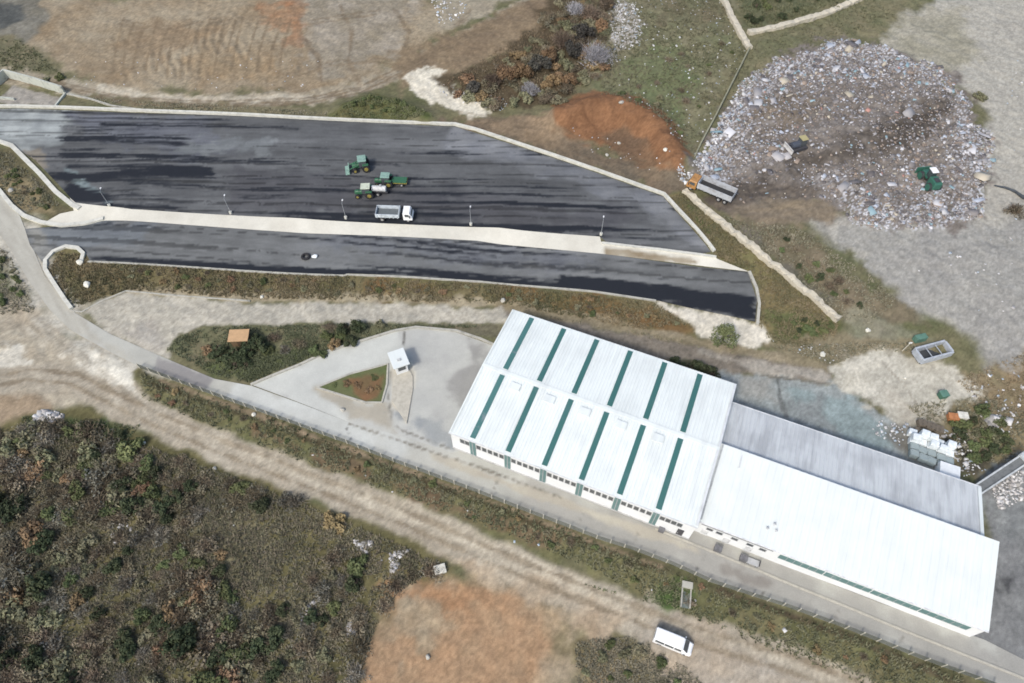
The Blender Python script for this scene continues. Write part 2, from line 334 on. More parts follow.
# yards behind and beside the halls, stained concrete and old asphalt
G += [
 ('a', back_w, S(156,161,162), S(140,145,146), .5, .9, 2, 2.5, None, 1.0),
 area([(735,376),(770,378),(775,400),(740,398)], S(150,149,146), S(160,159,156), .8, 1),
 area([(795,390),(850,395),(900,432),(880,450),(830,425)], S(150,163,166), S(134,146,148), 1.0, 1.6),
 area([(780,400),(820,398),(830,425),(800,430)], S(128,134,136), S(146,150,152), 1.0, 1.6),
 line([(778,378),(780,398),(786,415)], .25, S(92,94,94), S(120,122,122), .2, .3),
 line([(757,375),(790,379),(832,384)], .2, S(110,106,100), S(130,126,118), .15, .2),
 area([(880,422),(920,430),(930,450),(900,452)], S(116,112,106), S(134,131,126), .9, 1.4),
 ('a', pad_w, S(198,192,181), S(180,174,163), .6, 1.1, 2, 2.5, None, 1.0),
 line([(880,360),(905,385),(925,418)], .14, S(150,143,132), S(170,162,150), .1, .1),
 area([(890,395),(930,400),(940,412),(905,428)], S(178,170,158), S(192,184,172), 1.0, 2),
 area([(850,362),(880,358),(870,385),(845,390)], S(214,208,198), S(196,189,176), 1.0, 2),
 ('a', east_w, S(142,142,143), S(118,118,121), .6, 1.0, 2, 3, None, 1.0),
 area([(985,500),(1060,480),(1060,540),(1000,540)], S(146,147,147), S(118,120,123), 1, 1.8),
 area([(990,590),(1060,620),(1060,640),(990,610)], S(138,138,139), S(112,112,115), .8, 1.2),
 area([(995,575),(1015,578),(1012,592),(996,590)], S(70,70,74), S(96,96,98), .6, 1),
 line([(985,560),(1010,600),(1060,640)], .3, S(150,150,150), S(128,128,130), .4, .6, op=.7),
]
# wheel tracks in the upper field, cut into the soil
for i in range(16):
    x0 = 115 + i * 11 + random.uniform(-3, 3)
    G.append(line([(x0 + 10, 22 + random.uniform(-6, 6)), (x0 + 2, 48), (x0 - 2, 74 + random.uniform(-5, 5))], (.28), S(118,102,84), S(134,118,98), .25, .15, op=.7))
for off_ in (-2.2, .8, 3.6):
    G.append(line([(-20,74+off_),(60,85+off_),(130,100+off_),(220,104+off_),(300,101+off_),(360,89+off_),(405,67+off_),(450,46+off_),(500,21+off_)], .28, S(128,112,93), S(112,97,80), .25, .35, 2, 5, op=.75))
for p_ in ([(285,75),(330,62),(372,58),(410,60)], [(330,96),(380,84),(420,60),(440,40),(470,10)], [(120,20),(180,26),(240,14),(300,22),(380,10)], [(340,5),(352,30),(348,60),(360,80)], [(300,30),(318,55),(322,82)], [(395,10),(410,30),(402,52)], [(455,118),(520,132),(600,158),(670,180)], [(460,112),(540,126),(610,148),(672,174)]):
    for k_ in (0, 4): G.append(line([(a_, b_ + k_) for a_, b_ in p_], .34, S(126,109,90), S(112,97,81), .4, .5, 2, 5, op=.5))
G.append(area([(150,415),(300,478),(480,552),(640,617),(800,668),(860,692),(850,672),(700,628),(560,572),(420,508),(300,466),(170,418)], S(212,201,184), S(122,108,90), .8, .6, 2, 3, streak=(R(-23), 22, .8), op=.75))
G.append(area([(20,330),(90,370),(160,422),(150,400),(60,330),(30,310)], S(206,198,186), S(140,128,112), 1.2, 1.2, 2, 3, streak=(R(-36), 14, .8), op=.7))
for k in (-1.15, .85):
    nrm = []
    P = dirt_line
    T = np.gradient(P, axis=0); T /= np.linalg.norm(T, axis=1)[:, None]
    Q = P + np.stack([-T[:, 1], T[:, 0]], 1) * (k + .3)
    G.append(('l', Q, S(150,136,117), S(122,108,91), .25, .35, 2, 5, .3, .75))

# ------------------------------------------------------------------ materials
def new_mat(name):
    m = bpy.data.materials.new(name); m.use_nodes = True
    return m, m.node_tree, m.node_tree.nodes['Principled BSDF']
_mc = {}
def mat(name, col, rough=.6, metal=0.0, var=.18, scale=1.5, bump=0.0, dirt=None, spec=.4, trans=0):
    if name in _mc: return _mc[name]
    m, t, b = new_mat(name); N = t.nodes.new
    tc = N('ShaderNodeTexCoord'); nz = N('ShaderNodeTexNoise'); nz.inputs['Scale'].default_value = scale; nz.inputs['Detail'].default_value = 6
    nz.inputs['Roughness'].default_value = .65
    t.links.new(tc.outputs['Object'], nz.inputs['Vector'])
    mx = N('ShaderNodeMix'); mx.data_type = 'RGBA'
    d = dirt if dirt else tuple(c * (1 - 2 * var) for c in col)
    mx.inputs[6].default_value = (*d, 1); mx.inputs[7].default_value = (*col, 1)
    rp = N('ShaderNodeMapRange'); rp.inputs[1].default_value = .3; rp.inputs[2].default_value = .3 + max(.12, .42 - var)
    t.links.new(nz.outputs[0], rp.inputs[0]); t.links.new(rp.outputs[0], mx.inputs[0])
    t.links.new(mx.outputs[2], b.inputs['Base Color'])
    b.inputs['Roughness'].default_value = rough; b.inputs['Metallic'].default_value = metal
    b.inputs['Specular IOR Level'].default_value = spec
    if bump:
        bp = N('ShaderNodeBump'); bp.inputs['Strength'].default_value = bump; bp.inputs['Distance'].default_value = .1
        t.links.new(nz.outputs[0], bp.inputs['Height']); t.links.new(bp.outputs[0], b.inputs['Normal'])
    _mc[name] = m; return m

def ground_mat(name, lo=.66, hi=1.34, s1=1.1, s2=6.5, rough=.95, bump=.5, streak=None, spec=.15):
    m, t, b = new_mat(name); N = t.nodes.new; L = t.links.new
    at_ = N('ShaderNodeAttribute'); at_.attribute_name = 'Col'
    tc = N('ShaderNodeTexCoord')
    n1 = N('ShaderNodeTexNoise'); n1.inputs['Scale'].default_value = s1; n1.inputs['Detail'].default_value = 8; n1.inputs['Roughness'].default_value = .75
    n2 = N('ShaderNodeTexNoise'); n2.inputs['Scale'].default_value = s2; n2.inputs['Detail'].default_value = 4
    L(tc.outputs['Object'], n1.inputs['Vector']); L(tc.outputs['Object'], n2.inputs['Vector'])
    ad = N('ShaderNodeMath'); ad.operation = 'MULTIPLY_ADD'; ad.inputs[1].default_value = .5
    L(n1.outputs[0], ad.inputs[0])
    hf = N('ShaderNodeMath'); hf.operation = 'MULTIPLY'; hf.inputs[1].default_value = .5; L(n2.outputs[0], hf.inputs[0]); L(hf.outputs[0], ad.inputs[2])
    mr = N('ShaderNodeMapRange'); mr.inputs[1].default_value = .3; mr.inputs[2].default_value = .7; mr.inputs[3].default_value = lo; mr.inputs[4].default_value = hi
    L(ad.outputs[0], mr.inputs[0])
    sc = N('ShaderNodeVectorMath'); sc.operation = 'SCALE'; L(at_.outputs['Color'], sc.inputs[0]); L(mr.outputs[0], sc.inputs['Scale'])
    out = sc.outputs[0]
    L(out, b.inputs['Base Color'])
    b.inputs['Roughness'].default_value = rough; b.inputs['Specular IOR Level'].default_value = spec
    bp = N('ShaderNodeBump'); bp.inputs['Strength'].default_value = bump; bp.inputs['Distance'].default_value = .12
    L(ad.outputs[0], bp.inputs['Height']); L(bp.outputs[0], b.inputs['Normal'])
    return m
def attr_mat(name, rough=.8, spec=.2, rnd=0.0, hue=0.0, sat=1.0, val=1.0):
    m, t, b = new_mat(name); N = t.nodes.new; L = t.links.new
    a = N('ShaderNodeAttribute'); a.attribute_name = 'Col'
    h0 = N('ShaderNodeHueSaturation'); h0.inputs['Saturation'].default_value = sat; h0.inputs['Value'].default_value = val
    L(a.outputs['Color'], h0.inputs['Color']); src = h0.outputs[0]
    if rnd:
        oi = N('ShaderNodeObjectInfo'); hs = N('ShaderNodeHueSaturation')
        m1 = N('ShaderNodeMapRange'); m1.inputs[3].default_value = 1 - rnd; m1.inputs[4].default_value = 1 + rnd
        L(oi.outputs['Random'], m1.inputs[0]); L(m1.outputs[0], hs.inputs['Value'])
        m2 = N('ShaderNodeMapRange'); m2.inputs[3].default_value = .5 - hue; m2.inputs[4].default_value = .5 + hue
        ml = N('ShaderNodeMath'); ml.operation = 'MULTIPLY'; ml.inputs[1].default_value = 7.3; fr = N('ShaderNodeMath'); fr.operation = 'FRACT'
        L(oi.outputs['Random'], ml.inputs[0]); L(ml.outputs[0], fr.inputs[0]); L(fr.outputs[0], m2.inputs[0]); L(m2.outputs[0], hs.inputs['Hue'])
        L(src, hs.inputs['Color']); src = hs.outputs[0]
    L(src, b.inputs['Base Color']); b.inputs['Roughness'].default_value = rough; b.inputs['Specular IOR Level'].default_value = spec
    return m

# ------------------------------------------------------------------ object helpers
def tag(o, label=None, cat=None, group=None, kind=None):
    if label: o['label'] = label
    if cat: o['category'] = cat
    if group: o['group'] = group
    if kind: o['kind'] = kind
    return o
def empty(name, loc, rz=0, label=None, cat=None, group=None):
    o = bpy.data.objects.new(name, None); COL.objects.link(o); o.location = loc; o.rotation_euler = (0, 0, rz)
    o.empty_display_size = .3
    return tag(o, label, cat, group)
def mesh_np(name, v, f, mt, parent=None, col=None, smooth_=False):
    """v (N,3), f (M,k) arrays -> object"""
    me = bpy.data.meshes.new(name); v = np.asarray(v, np.float32); f = np.asarray(f, np.int32); k = f.shape[1]
    me.vertices.add(len(v)); me.vertices.foreach_set('co', v.ravel())
    me.loops.add(f.size); me.loops.foreach_set('vertex_index', f.ravel())
    me.polygons.add(len(f)); me.polygons.foreach_set('loop_start', np.arange(0, f.size, k, dtype=np.int32))
    try: me.polygons.foreach_set('loop_total', np.full(len(f), k, np.int32))
    except Exception: pass
    if col is not None:
        a = me.color_attributes.new('Col', 'FLOAT_COLOR', 'POINT')
        a.data.foreach_set('color', np.concatenate([np.asarray(col, np.float32), np.ones((len(v), 1), np.float32)], 1).ravel())
    me.update(); me.validate()
    if smooth_: me.polygons.foreach_set('use_smooth', np.ones(len(f), bool))
    me.materials.append(mt)
    o = bpy.data.objects.new(name, me); COL.objects.link(o)
    if parent: o.parent = parent
    return o
import bmesh
class MB:
    def __init__(s): s.v = []; s.f = []
    def add(s, vs, fs, M=None):
        n = len(s.v)
        for p in vs:
            p = Vector(p)
            s.v.append(tuple(M @ p) if M else tuple(p))
        s.f += [tuple(i + n for i in q) for q in fs]; return s
    def box(s, x0, x1, y0, y1, z0, z1, M=None):
        return s.add([(x0,y0,z0),(x1,y0,z0),(x1,y1,z0),(x0,y1,z0),(x0,y0,z1),(x1,y0,z1),(x1,y1,z1),(x0,y1,z1)],
                     [(0,3,2,1),(4,5,6,7),(0,1,5,4),(1,2,6,5),(2,3,7,6),(3,0,4,7)], M)
    def prism(s, prof, y0, y1, M=None):
        """profile in x,z extruded along y"""
        n = len(prof)
        return s.add([(x, y0, z) for x, z in prof] + [(x, y1, z) for x, z in prof],
                     [tuple(range(n)), tuple(range(2*n-1, n-1, -1))] + [(i, i+n, (i+1)%n+n, (i+1)%n) for i in range(n)], M)
    def poly(s, pts, z0, z1):
        n = len(pts)
        return s.add([(x, y, z0) for x, y in pts] + [(x, y, z1) for x, y in pts],
                     [tuple(range(n-1, -1, -1)), tuple(range(n, 2*n))] + [(i, (i+1)%n, (i+1)%n+n, i+n) for i in range(n)])
    def cyl(s, p0, p1, r0, r1=None, n=10):
        r1 = r0 if r1 is None else r1
        p0 = Vector(p0); p1 = Vector(p1); q = (p1 - p0).to_track_quat('Z', 'Y')
        vs = []
        for p, r in ((p0, r0), (p1, r1)):
            for i in range(n):
                a = 2 * math.pi * i / n; vs.append(p + q @ Vector((r * math.cos(a), r * math.sin(a), 0)))
        return s.add(vs, [tuple(range(n-1, -1, -1)), tuple(range(n, 2*n))] + [(i, (i+1)%n, (i+1)%n+n, i+n) for i in range(n)])
    def loft(s, rings):
        """rings: list of equal length point lists"""
        n = len(rings[0]); vs = [p for r in rings for p in r]; fs = [tuple(range(n-1, -1, -1)), tuple(range(len(vs)-n, len(vs)))]
        for k in range(len(rings)-1):
            fs += [(k*n+i, k*n+(i+1)%n, (k+1)*n+(i+1)%n, (k+1)*n+i) for i in range(n)]
        return s.add(vs, fs)
    def build(s, name, mt, parent=None, bevel=0, sm=False):
        me = bpy.data.meshes.new(name); me.from_pydata(s.v, [], s.f); me.materials.append(mt)
        bm = bmesh.new(); bm.from_mesh(me); bmesh.ops.recalc_face_normals(bm, faces=bm.faces)
        if bevel: bmesh.ops.bevel(bm, geom=list(bm.edges), offset=bevel, segments=2, affect='EDGES', clamp_overlap=True, profile=.6)
        if sm:
            for fc in bm.faces: fc.smooth = True
        bm.to_mesh(me); bm.free()
        o = bpy.data.objects.new(name, me); COL.objects.link(o)
        if parent: o.parent = parent
        return o
def copy_tree(o, parent=None):
    c = o.copy(); COL.objects.link(c)
    if parent: c.parent = parent
    for ch in list(o.children): copy_tree(ch, c)
    return c

# ------------------------------------------------------------------ ground sheet
def axis(lo, hi, step, far):
    inner = np.arange(lo, hi + step, step); g = [0]; s = step
    while g[-1] < far: s *= 1.35; g.append(g[-1] + s)
    g = np.array(g[1:]); return np.concatenate([lo - g[::-1], inner, inner[-1] + g])
gx = axis(-142, 142, .36, 2500); gy = axis(8, 190, .36, 2500)
GX, GY = np.meshgrid(gx, gy); X = GX.ravel(); Y = GY.ravel()
Z = hfull(X, Y)
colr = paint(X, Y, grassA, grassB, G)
sp = fbm(X, Y, .8, 77, 2)[:, None]; colr *= .88 + .24 * sp
hs_ = hash2(np.round(X / .36), np.round(Y / .36), 5)
colr *= (.84 + .32 * hs_)[:, None]
fu_ = furrow(X, Y); colr *= (1 + .07 * fu_ * (.5 + fbm(X, Y, 7, 790, 3)))[:, None]
# loose waste trodden into the landfill soil: pale at the rim, brown in the middle
inL = sdf_poly(X, Y, lfill_w); q = inL + 5.5 * (fbm(X, Y, 6, 611, 4) - .45)
rim = smooth(-.3, .8, q) * (1 - .75 * smooth(2, 10, inL + 6 * (fbm(X, Y, 9, 640, 3) - .5)))
for P_, k_ in ((DARKW, .95), (HAULW, .95), (MIDW, .65), (SMEARW, .8)): rim *= 1 - k_ * smooth(-3, 3, sdf_poly(X, Y, P_) + 2.5 * (fbm(X, Y, 3, 660, 3) - .5))
h2_ = hash2(np.round(X / .36), np.round(Y / .36), 15); pale = (smooth(.50, .95, h2_) * rim)[:, None]; dk_ = (smooth(.78, 1, hash2(np.round(X / .36), np.round(Y / .36), 25)) * smooth(0, 1, q) * .5)[:, None]
tint = hash2(np.round(X / .36), np.round(Y / .36), 35)[:, None]
colr = colr * (1 - pale) + (np.array((.50, .51, .53)) * (.7 + .5 * tint)) * pale
colr = colr * (1 - dk_) + np.array((.06, .055, .052)) * dk_
nx, ny = len(gx), len(gy)
idx = np.arange(nx * ny).reshape(ny, nx)
F = np.stack([idx[:-1, :-1], idx[:-1, 1:], idx[1:, 1:], idx[1:, :-1]], -1).reshape(-1, 4)
gm = ground_mat('soil_and_grass', .74, 1.26, 1.6, 7.5)
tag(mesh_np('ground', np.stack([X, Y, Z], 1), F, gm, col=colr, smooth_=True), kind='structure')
del GX, GY, F

# ------------------------------------------------------------------ paving draped on the ground
def drape(name, poly, lift, mt, base1, base2, layers, step=.5, bscale=4.0, mod=None):
    x0, y0 = poly.min(0); x1, y1 = poly.max(0)
    P = np.stack(np.meshgrid(np.arange(x0, x1, step), np.arange(y0, y1, step)), -1).reshape(-1, 2)
    P = P + rng.uniform(-.12, .12, P.shape) * step
    P = P[sdf_poly(P[:, 0], P[:, 1], poly) > step * .45]
    rim = []
    for a, b in zip(poly, np.roll(poly, -1, 0)):
        n = max(1, int(np.linalg.norm(b - a) / step)); rim += [a + (b - a) * k / n for k in range(n)]
    rim = np.array(rim); pts = np.concatenate([rim, P]); nr = len(rim)
    ed = [(i, (i + 1) % nr) for i in range(nr)]
    vo, _, fo, *_ = delaunay_2d_cdt([Vector(p) for p in pts], ed, [tuple(range(nr))], 1, 1e-5)
    V = np.array([(v.x, v.y) for v in vo]); F = np.array([f for f in fo if len(f) == 3])
    z = hbase(V[:, 0], V[:, 1]) + lift
    c = paint(V[:, 0], V[:, 1], base1, base2, layers, bscale)
    if mod is not None: c = mod(V[:, 0], V[:, 1], c)
    o = mesh_np(name, np.stack([V[:, 0], V[:, 1], z], 1), F, mt, col=c, smooth_=True)
    return tag(o, kind='structure')

DK = R(-2.5)
def streaks(ang, wet_bias):
    ca, sa = math.cos(ang), math.sin(ang)
    def f(x, y, c):
        u = x * ca + y * sa; v = -x * sa + y * ca
        s1 = fbm(u / 48, v / .8, 1.0, 301, 5); s2 = fbm(u / 34, v / 2.6, 1.0, 331, 3); s3 = fbm(u / 4, v / .55, 1.0, 351, 3)
        big = fbm(x, y, 18, 361, 2)
        wetv = wet_bias(x, y)
        wet = smooth(.54, .74, .55 * s1 + .33 * s2 + .12 * s3 + .22 * (big - .5) + wetv)[:, None]
        s4 = fbm(u / 90, v / .6, 1.0, 377, 2); thin = smooth(.72, .84, s4)[:, None] * .5; lane = hash2(np.floor((v + .25 * (s1 - .5)) / 3.9), np.zeros_like(v), 8)[:, None]; c = c * (.92 + .16 * lane)
        c = c * (.86 + .28 * s3[:, None]) * (.80 + .40 * s2[:, None]) * (1 - thin)
        return c * (1 - wet) + np.array(S(44, 47, 55)) * wet
    return f
asphm = ground_mat('asphalt', .86, 1.14, .9, 6, rough=.9, bump=.25, spec=.08)
wetA = W([(50,160),(75,165),(80,180),(110,205),(190,212),(290,219),(240,208),(130,195),(72,175)])
wetB = W([(300,212),(700,248),(712,254),(600,240),(420,226),(300,220)])
def bias_yard(x, y):
    b = np.full(x.shape, -.03)
    for P in ([(60,149),(240,156),(400,162),(400,166),(240,161),(60,155)], [(64,162),(130,163),(215,167),(215,177),(130,174),(66,170)], [(84,178),(240,185),(400,191),(660,200),(660,203),(400,195),(240,190),(84,184)], [(100,122),(300,128),(300,131),(100,126)], [(500,200),(600,206),(640,212),(600,212),(500,205)]):
        b += .26 * smooth(-.7, 1.0, sdf_poly(x, y, W(P)))
    for P, k in ((W([(52,165),(70,172),(85,190),(120,203),(190,206),(190,213),(130,211),(74,204)]), .32), (W([(200,209),(420,212),(420,222),(500,226),(600,233),(605,242),(500,230),(300,220)]), .16), (W([(420,210),(600,222),(700,245),(700,256),(600,243),(500,230),(420,225)]), .15),
                 (W([(240,160),(430,160),(640,205),(640,225),(430,205),(240,200)]), .02), (W([(60,112),(420,126),(420,134),(60,122)]), .05), (W([(-30,110),(60,112),(58,150),(30,150),(-30,140)]), -.3), (W([(455,128),(660,198),(706,250),(680,235),(640,210),(460,150)]), -.18), (W([(190,128),(250,130),(300,150),(180,155)]), -.16)):
        b += k * smooth(-1.5, 2.5, sdf_poly(x, y, P))
    return b
drape('asphalt_yard', yard_w, .045, asphm, S(96,97,101), S(109,110,114), [
    area([(-30,108),(70,110),(62,140),(40,152),(-30,145)], S(158,162,164), S(130,134,138), 1.5, 2, 3, 3),
    area([(60,112),(200,118),(240,150),(180,156),(80,130)], S(112,114,122), S(100,102,112), 2, 3),
    area([(185,140),(270,142),(275,152),(180,156)], S(130,133,137), S(108,111,116), 1.0, 2.4, 2),
    area([(10,145),(40,150),(50,168),(40,172)], S(142,134,124), S(122,116,110), .6, 1),
    area([(455,127),(560,160),(664,197),(712,252),(690,240),(640,208),(540,175),(440,150)], S(132,133,138), S(112,114,122), 1.0, 1.2),
    area([(66,168),(85,178),(112,202),(106,204),(76,186)], S(138,150,154), S(112,122,130), .4, .6),
    area([(230,162),(640,215),(600,232),(230,205)], S(84,84,90), S(95,95,100), 2, 3),
    ], step=.42, mod=streaks(DK, bias_yard))
def bias_road(x, y):
    b = np.full(x.shape, -.12)
    for P, k in ((W([(90,258),(345,271),(345,276),(240,271),(90,262)]), .45), (W([(348,268),(480,275),(660,292),(660,301),(480,282),(348,274)]), .36), (W([(560,275),(660,285),(752,297),(757,322),(655,302),(560,288)]), .38), (W([(640,270),(750,290),(757,322),(700,310)]), .12), (W([(60,232),(110,225),(110,240),(60,245)]), .05)):
        b += k * smooth(-1.2, 1.5, sdf_poly(x, y, P))
    return b
drape('asphalt_road', road2_w, .05, asphm, S(106,107,110), S(120,121,124), [
    area([(25,228),(90,222),(150,225),(150,245),(60,250)], S(122,126,132), S(108,112,120), 1.2, 2),
    area([(300,235),(420,240),(600,256),(600,268),(420,256),(300,250)], S(116,118,124), S(100,102,110), 1.5, 2.0),
    area([(26,228),(40,228),(50,252),(42,262)], S(150,148,144), S(128,128,128), .8, 1),
    ], step=.42, mod=streaks(R(-6), bias_road))
conm = ground_mat('concrete', .86, 1.12, .6, 7, rough=.9, bump=.2)
drape('concrete_slope', apron_w, .09, conm, S(226,221,212), S(212,206,196), [
    area([(606,249),(650,254),(697,262),(690,264),(640,258),(606,254)], S(140,122,98), S(170,158,140), .4, .6),
    ], step=.6)
drape('concrete_road', croad_w, .045, conm, S(192,190,185), S(178,176,171), [
    area([(-20,180),(20,216),(75,313),(140,367),(60,330),(-20,215)], S(190,186,178), S(172,167,159), .5, 1, streak=(R(-50), 6, .6)),
    area([(158,356),(215,378),(206,392),(152,372)], S(140,137,140), S(152,148,148), .4, .4),
    area([(240,383),(346,420),(420,441),(397,462),(288,420),(225,398)], S(206,207,206), S(190,190,188), 1, 1.5),
    area([(500,480),(655,521),(760,558),(985,642),(1040,668),(1040,703),(921,659),(787,607),(670,564),(540,517)], S(170,166,162), S(156,153,150), 1.5, 2.5, 4, 3, op=.8),
    area([(430,452),(560,497),(655,530),(700,548),(698,553),(560,507),(430,459)], S(190,183,171), S(176,168,157), .3, .5),
    line([(455,459),(500,475),(560,497)], .12, S(112,106,98), S(140,134,124), .15, .15),
    line([(350,424),(400,441),(448,458)], .12, S(112,106,98), S(140,134,124), .15, .15),
    line([(346,428),(350,440)], .12, S(90,86,84), S(120,116,110), .1, .1),
    area([(720,565),(770,580),(780,592),(740,585)], S(140,134,130), S(160,155,150), .6, 1.2),
    ] + [line([(xx, yy), (xx - 10, yy + 17)], .06, S(120,116,110), S(140,134,128), .08, .05) for xx, yy in ((500,478),(585,512),(640,532),(705,556),(770,581),(840,609),(905,635),(960,658))], step=.42)
drape('concrete_forecourt', fore_w, .06, conm, S(196,195,192), S(182,181,180), [
    area([(252,385),(330,352),(395,332),(400,350),(388,365),(317,388),(346,420)], S(206,206,203), S(192,192,190), .6, 1),
    area([(393,368),(411,362),(414,380),(405,425),(392,405)], S(196,189,178), S(184,178,168), .5, .6),
    area([(317,389),(366,403),(388,403),(395,432),(350,420)], S(180,172,160), S(166,160,150), .6, .8),
    area([(395,415),(440,420),(455,445),(420,438)], S(146,150,156), S(164,166,168), .8, 1.5),
    area([(470,345),(500,360),(470,420),(450,400)], S(150,148,148), S(166,164,162), 1.2, 2),
    line([(404,332),(403,345)], .15, S(100,98,96), S(130,126,120), .1, .1),
    line([(390,372),(388,395),(392,422),(400,430),(448,448)], .14, S(112,108,102), S(140,136,130), .15, .15),
    line([(411,362),(415,372),(414,388)], .16, S(212,208,200), S(200,196,188), .1, .1),
    ], step=.42)
soilm = gm
o = drape('planter_bed', planter_w, .16, soilm, S(92,104,68), S(110,110,78), [
    area([(345,378),(382,378),(380,400),(365,400)], S(136,98,72), S(110,96,70), .5, .8)], step=.35)

# ------------------------------------------------------------------ kerbs and low walls
def strip(name, px, width, h, mt, step=1.0, rough=0.0, z_over=None, sink=.3, world=None):
    """a continuous low wall following the terrain"""
    P = W(px) if world is None else np.asarray(world)
    Q = []
    for a, b in zip(P[:-1], P[1:]):
        n = max(1, int(np.linalg.norm(b - a) / step)); Q += [a + (b - a) * k / n for k in range(n)]
    Q.append(P[-1]); Q = np.array(Q)
    T = np.gradient(Q, axis=0); T /= np.linalg.norm(T, axis=1)[:, None] + 1e-9; Nn = np.stack([-T[:, 1], T[:, 0]], 1)
    z = hbase(Q[:, 0], Q[:, 1]); rings = []
    for i in range(len(Q)):
        j = lambda s: random.uniform(-rough, rough) * s
        l = Q[i] + Nn[i] * (width / 2 + j(.6)); r = Q[i] - Nn[i] * (width / 2 + j(.6)); hh = h + j(.8)
        m_ = Q[i] + Nn[i] * j(.5)
        rings.append([(*l, z[i] - sink), (*r, z[i] - sink), (*r, z[i] + hh * .92 + j(.5)), (*m_, z[i] + hh), (*l, z[i] + hh * .92 + j(.5))] if rough else
                     [(*l, z[i] - sink), (*r, z[i] - sink), (*r, z[i] + hh), (*l, z[i] + hh)])
    mb = MB(); mb.loft(rings); return mb.build(name, mt)
kerbm = mat('kerb_concrete', S(220,217,210), .85, var=.14, scale=.9)
kerb_grey = mat('old_kerb', S(188,184,176), .9, var=.2, scale=1.2)
tag(strip('boundary_wall', [(-30,107),(18,107),(120,110.5),(300,118.5),(455,125),(475,130),(520,145),(600,172),(664,195),(690,223),(714,252)], .55, .55, kerbm), 'long pale concrete wall along the upper edge of the black asphalt yard', 'wall')
tag(strip('retaining_kerb', [(88,262),(240,271),(344,276),(347,275),(480,282),(590,291.5),(656,301)], .35, .2, kerb_grey), 'thin grey concrete kerb along the grassy lower side of the lower asphalt road', 'kerb')
tag(strip('retaining_kerb', [(749,272),(756,288),(759,304),(757,325)], .5, .35, kerb_grey), 'short grey kerb closing the right end of the lower asphalt road', 'kerb')
tag(strip('retaining_kerb', [(602,243.5),(660,250),(716,257.5)], .5, .3, kerbm), 'pale kerb under the pointed right end of the asphalt yard', 'kerb')
tag(strip('curved_kerb', [(-20,140),(0,142),(12,146),(22,156),(40,174),(56,192),(72,205),(80,209)], .9, .35, kerbm), 'pale diagonal kerb between weedy island and the asphalt yard entrance', 'kerb')
tag(strip('curved_kerb', [(-25,170),(0,191),(12,206),(24,216),(42,223),(62,226),(85,224),(104,219)], .8, .4, kerbm, step=.6), 'pale curved kerb along the roadside of the weedy left island', 'kerb')
tag(strip('curved_kerb', [(82,262),(84,254),(78,248.5),(66,247),(54,252),(46,261),(46,270),(56,286),(66,301),(72,309)], .7, .4, kerbm, step=.6), 'hook shaped pale kerb around the green bank corner by the junction', 'kerb')
tag(strip('lane_kerb', [(70,311),(82,312),(100,302),(126,291),(180,296),(250,301)], .25, .12, kerb_grey), 'thin low kerb where the weedy bank meets the pale lane', 'kerb')
tag(strip('forecourt_kerb', [(251,385),(300,365),(330,351),(395,331),(416,327.5),(456,331),(480,339),(505,350)], .4, .3, kerb_grey), 'grey kerb between green island and the concrete ramp', 'kerb')
tag(strip('planter_kerb', [(317,388),(350,374.5),(388,364.5),(387,385),(382,403),(366,403),(340,395),(317,388)], .3, .28, kerb_grey), 'low kerb framing the triangular planted bed by the gate booth', 'kerb')
tag(strip('pavement_kerb', [(655,529),(700,547),(759,571),(880,621),(1000,669),(1040,685)], .3, .16, mat('kerb_pale', S(196,190,180), .9, var=.12)), 'pale kerb of the narrow pavement in front of the white halls', 'kerb')
stone = mat('rubble_stone', S(206,196,180), .95, var=.28, scale=1.6, bump=.6)
tag(strip('rubble_wall', [(684,192),(690,197),(710,215),(730,231),(752,249),(770,264),(790,280),(812,298),(838,321)], 1.15, .9, stone, .7, .28), 'long pale rubble wall running down from the orange dump truck', 'wall')
tag(strip('rubble_wall', [(748,34),(775,29),(800,22),(825,15),(850,4),(875,-8)], 1.5, .8, stone, .8, .2), 'pale stone wall slanting up to the top edge above the landfill', 'wall')
tag(strip('rubble_wall', [(716,-10),(726,6),(731,18),(741,36),(749,50)], 1.3, .9, stone, .8, .14), 'short pale stone wall at the top left corner of the landfill', 'wall')
tag(strip('site_fence_wall', [(749,50),(735,78),(715,118),(700,146),(690,168)], .28, .9, mat('fence_wall', S(150,148,128), .9, var=.2), 1.0), 'thin low grey wall between the green field and the landfill', 'wall')
wgrey = mat('old_concrete', S(196,198,192), .9, var=.22, scale=.8)

# concrete enclosure top left
e = empty('concrete_enclosure', at(36, 92), 0, 'open concrete pit with pale high walls left above the asphalt yard', 'enclosure')
for px in ([(8,77),(-18,100)], [(8,77),(38,85),(66,94)], [(66,94),(56,107)], [(-18,97),(15,100)]):
    P = W(px); q = strip('wall', px, .35, {(-18,97): .5, (66,94): .45}.get(px[0], 2.0), wgrey); 
    for v in q.data.vertices: v.co -= e.location
    q.parent = e
tag(strip('path_kerb', [(66,94),(90,99),(112,106),(150,111)], .4, .2, kerb_grey), 'thin pale kerb trailing right from the concrete pit', 'kerb')

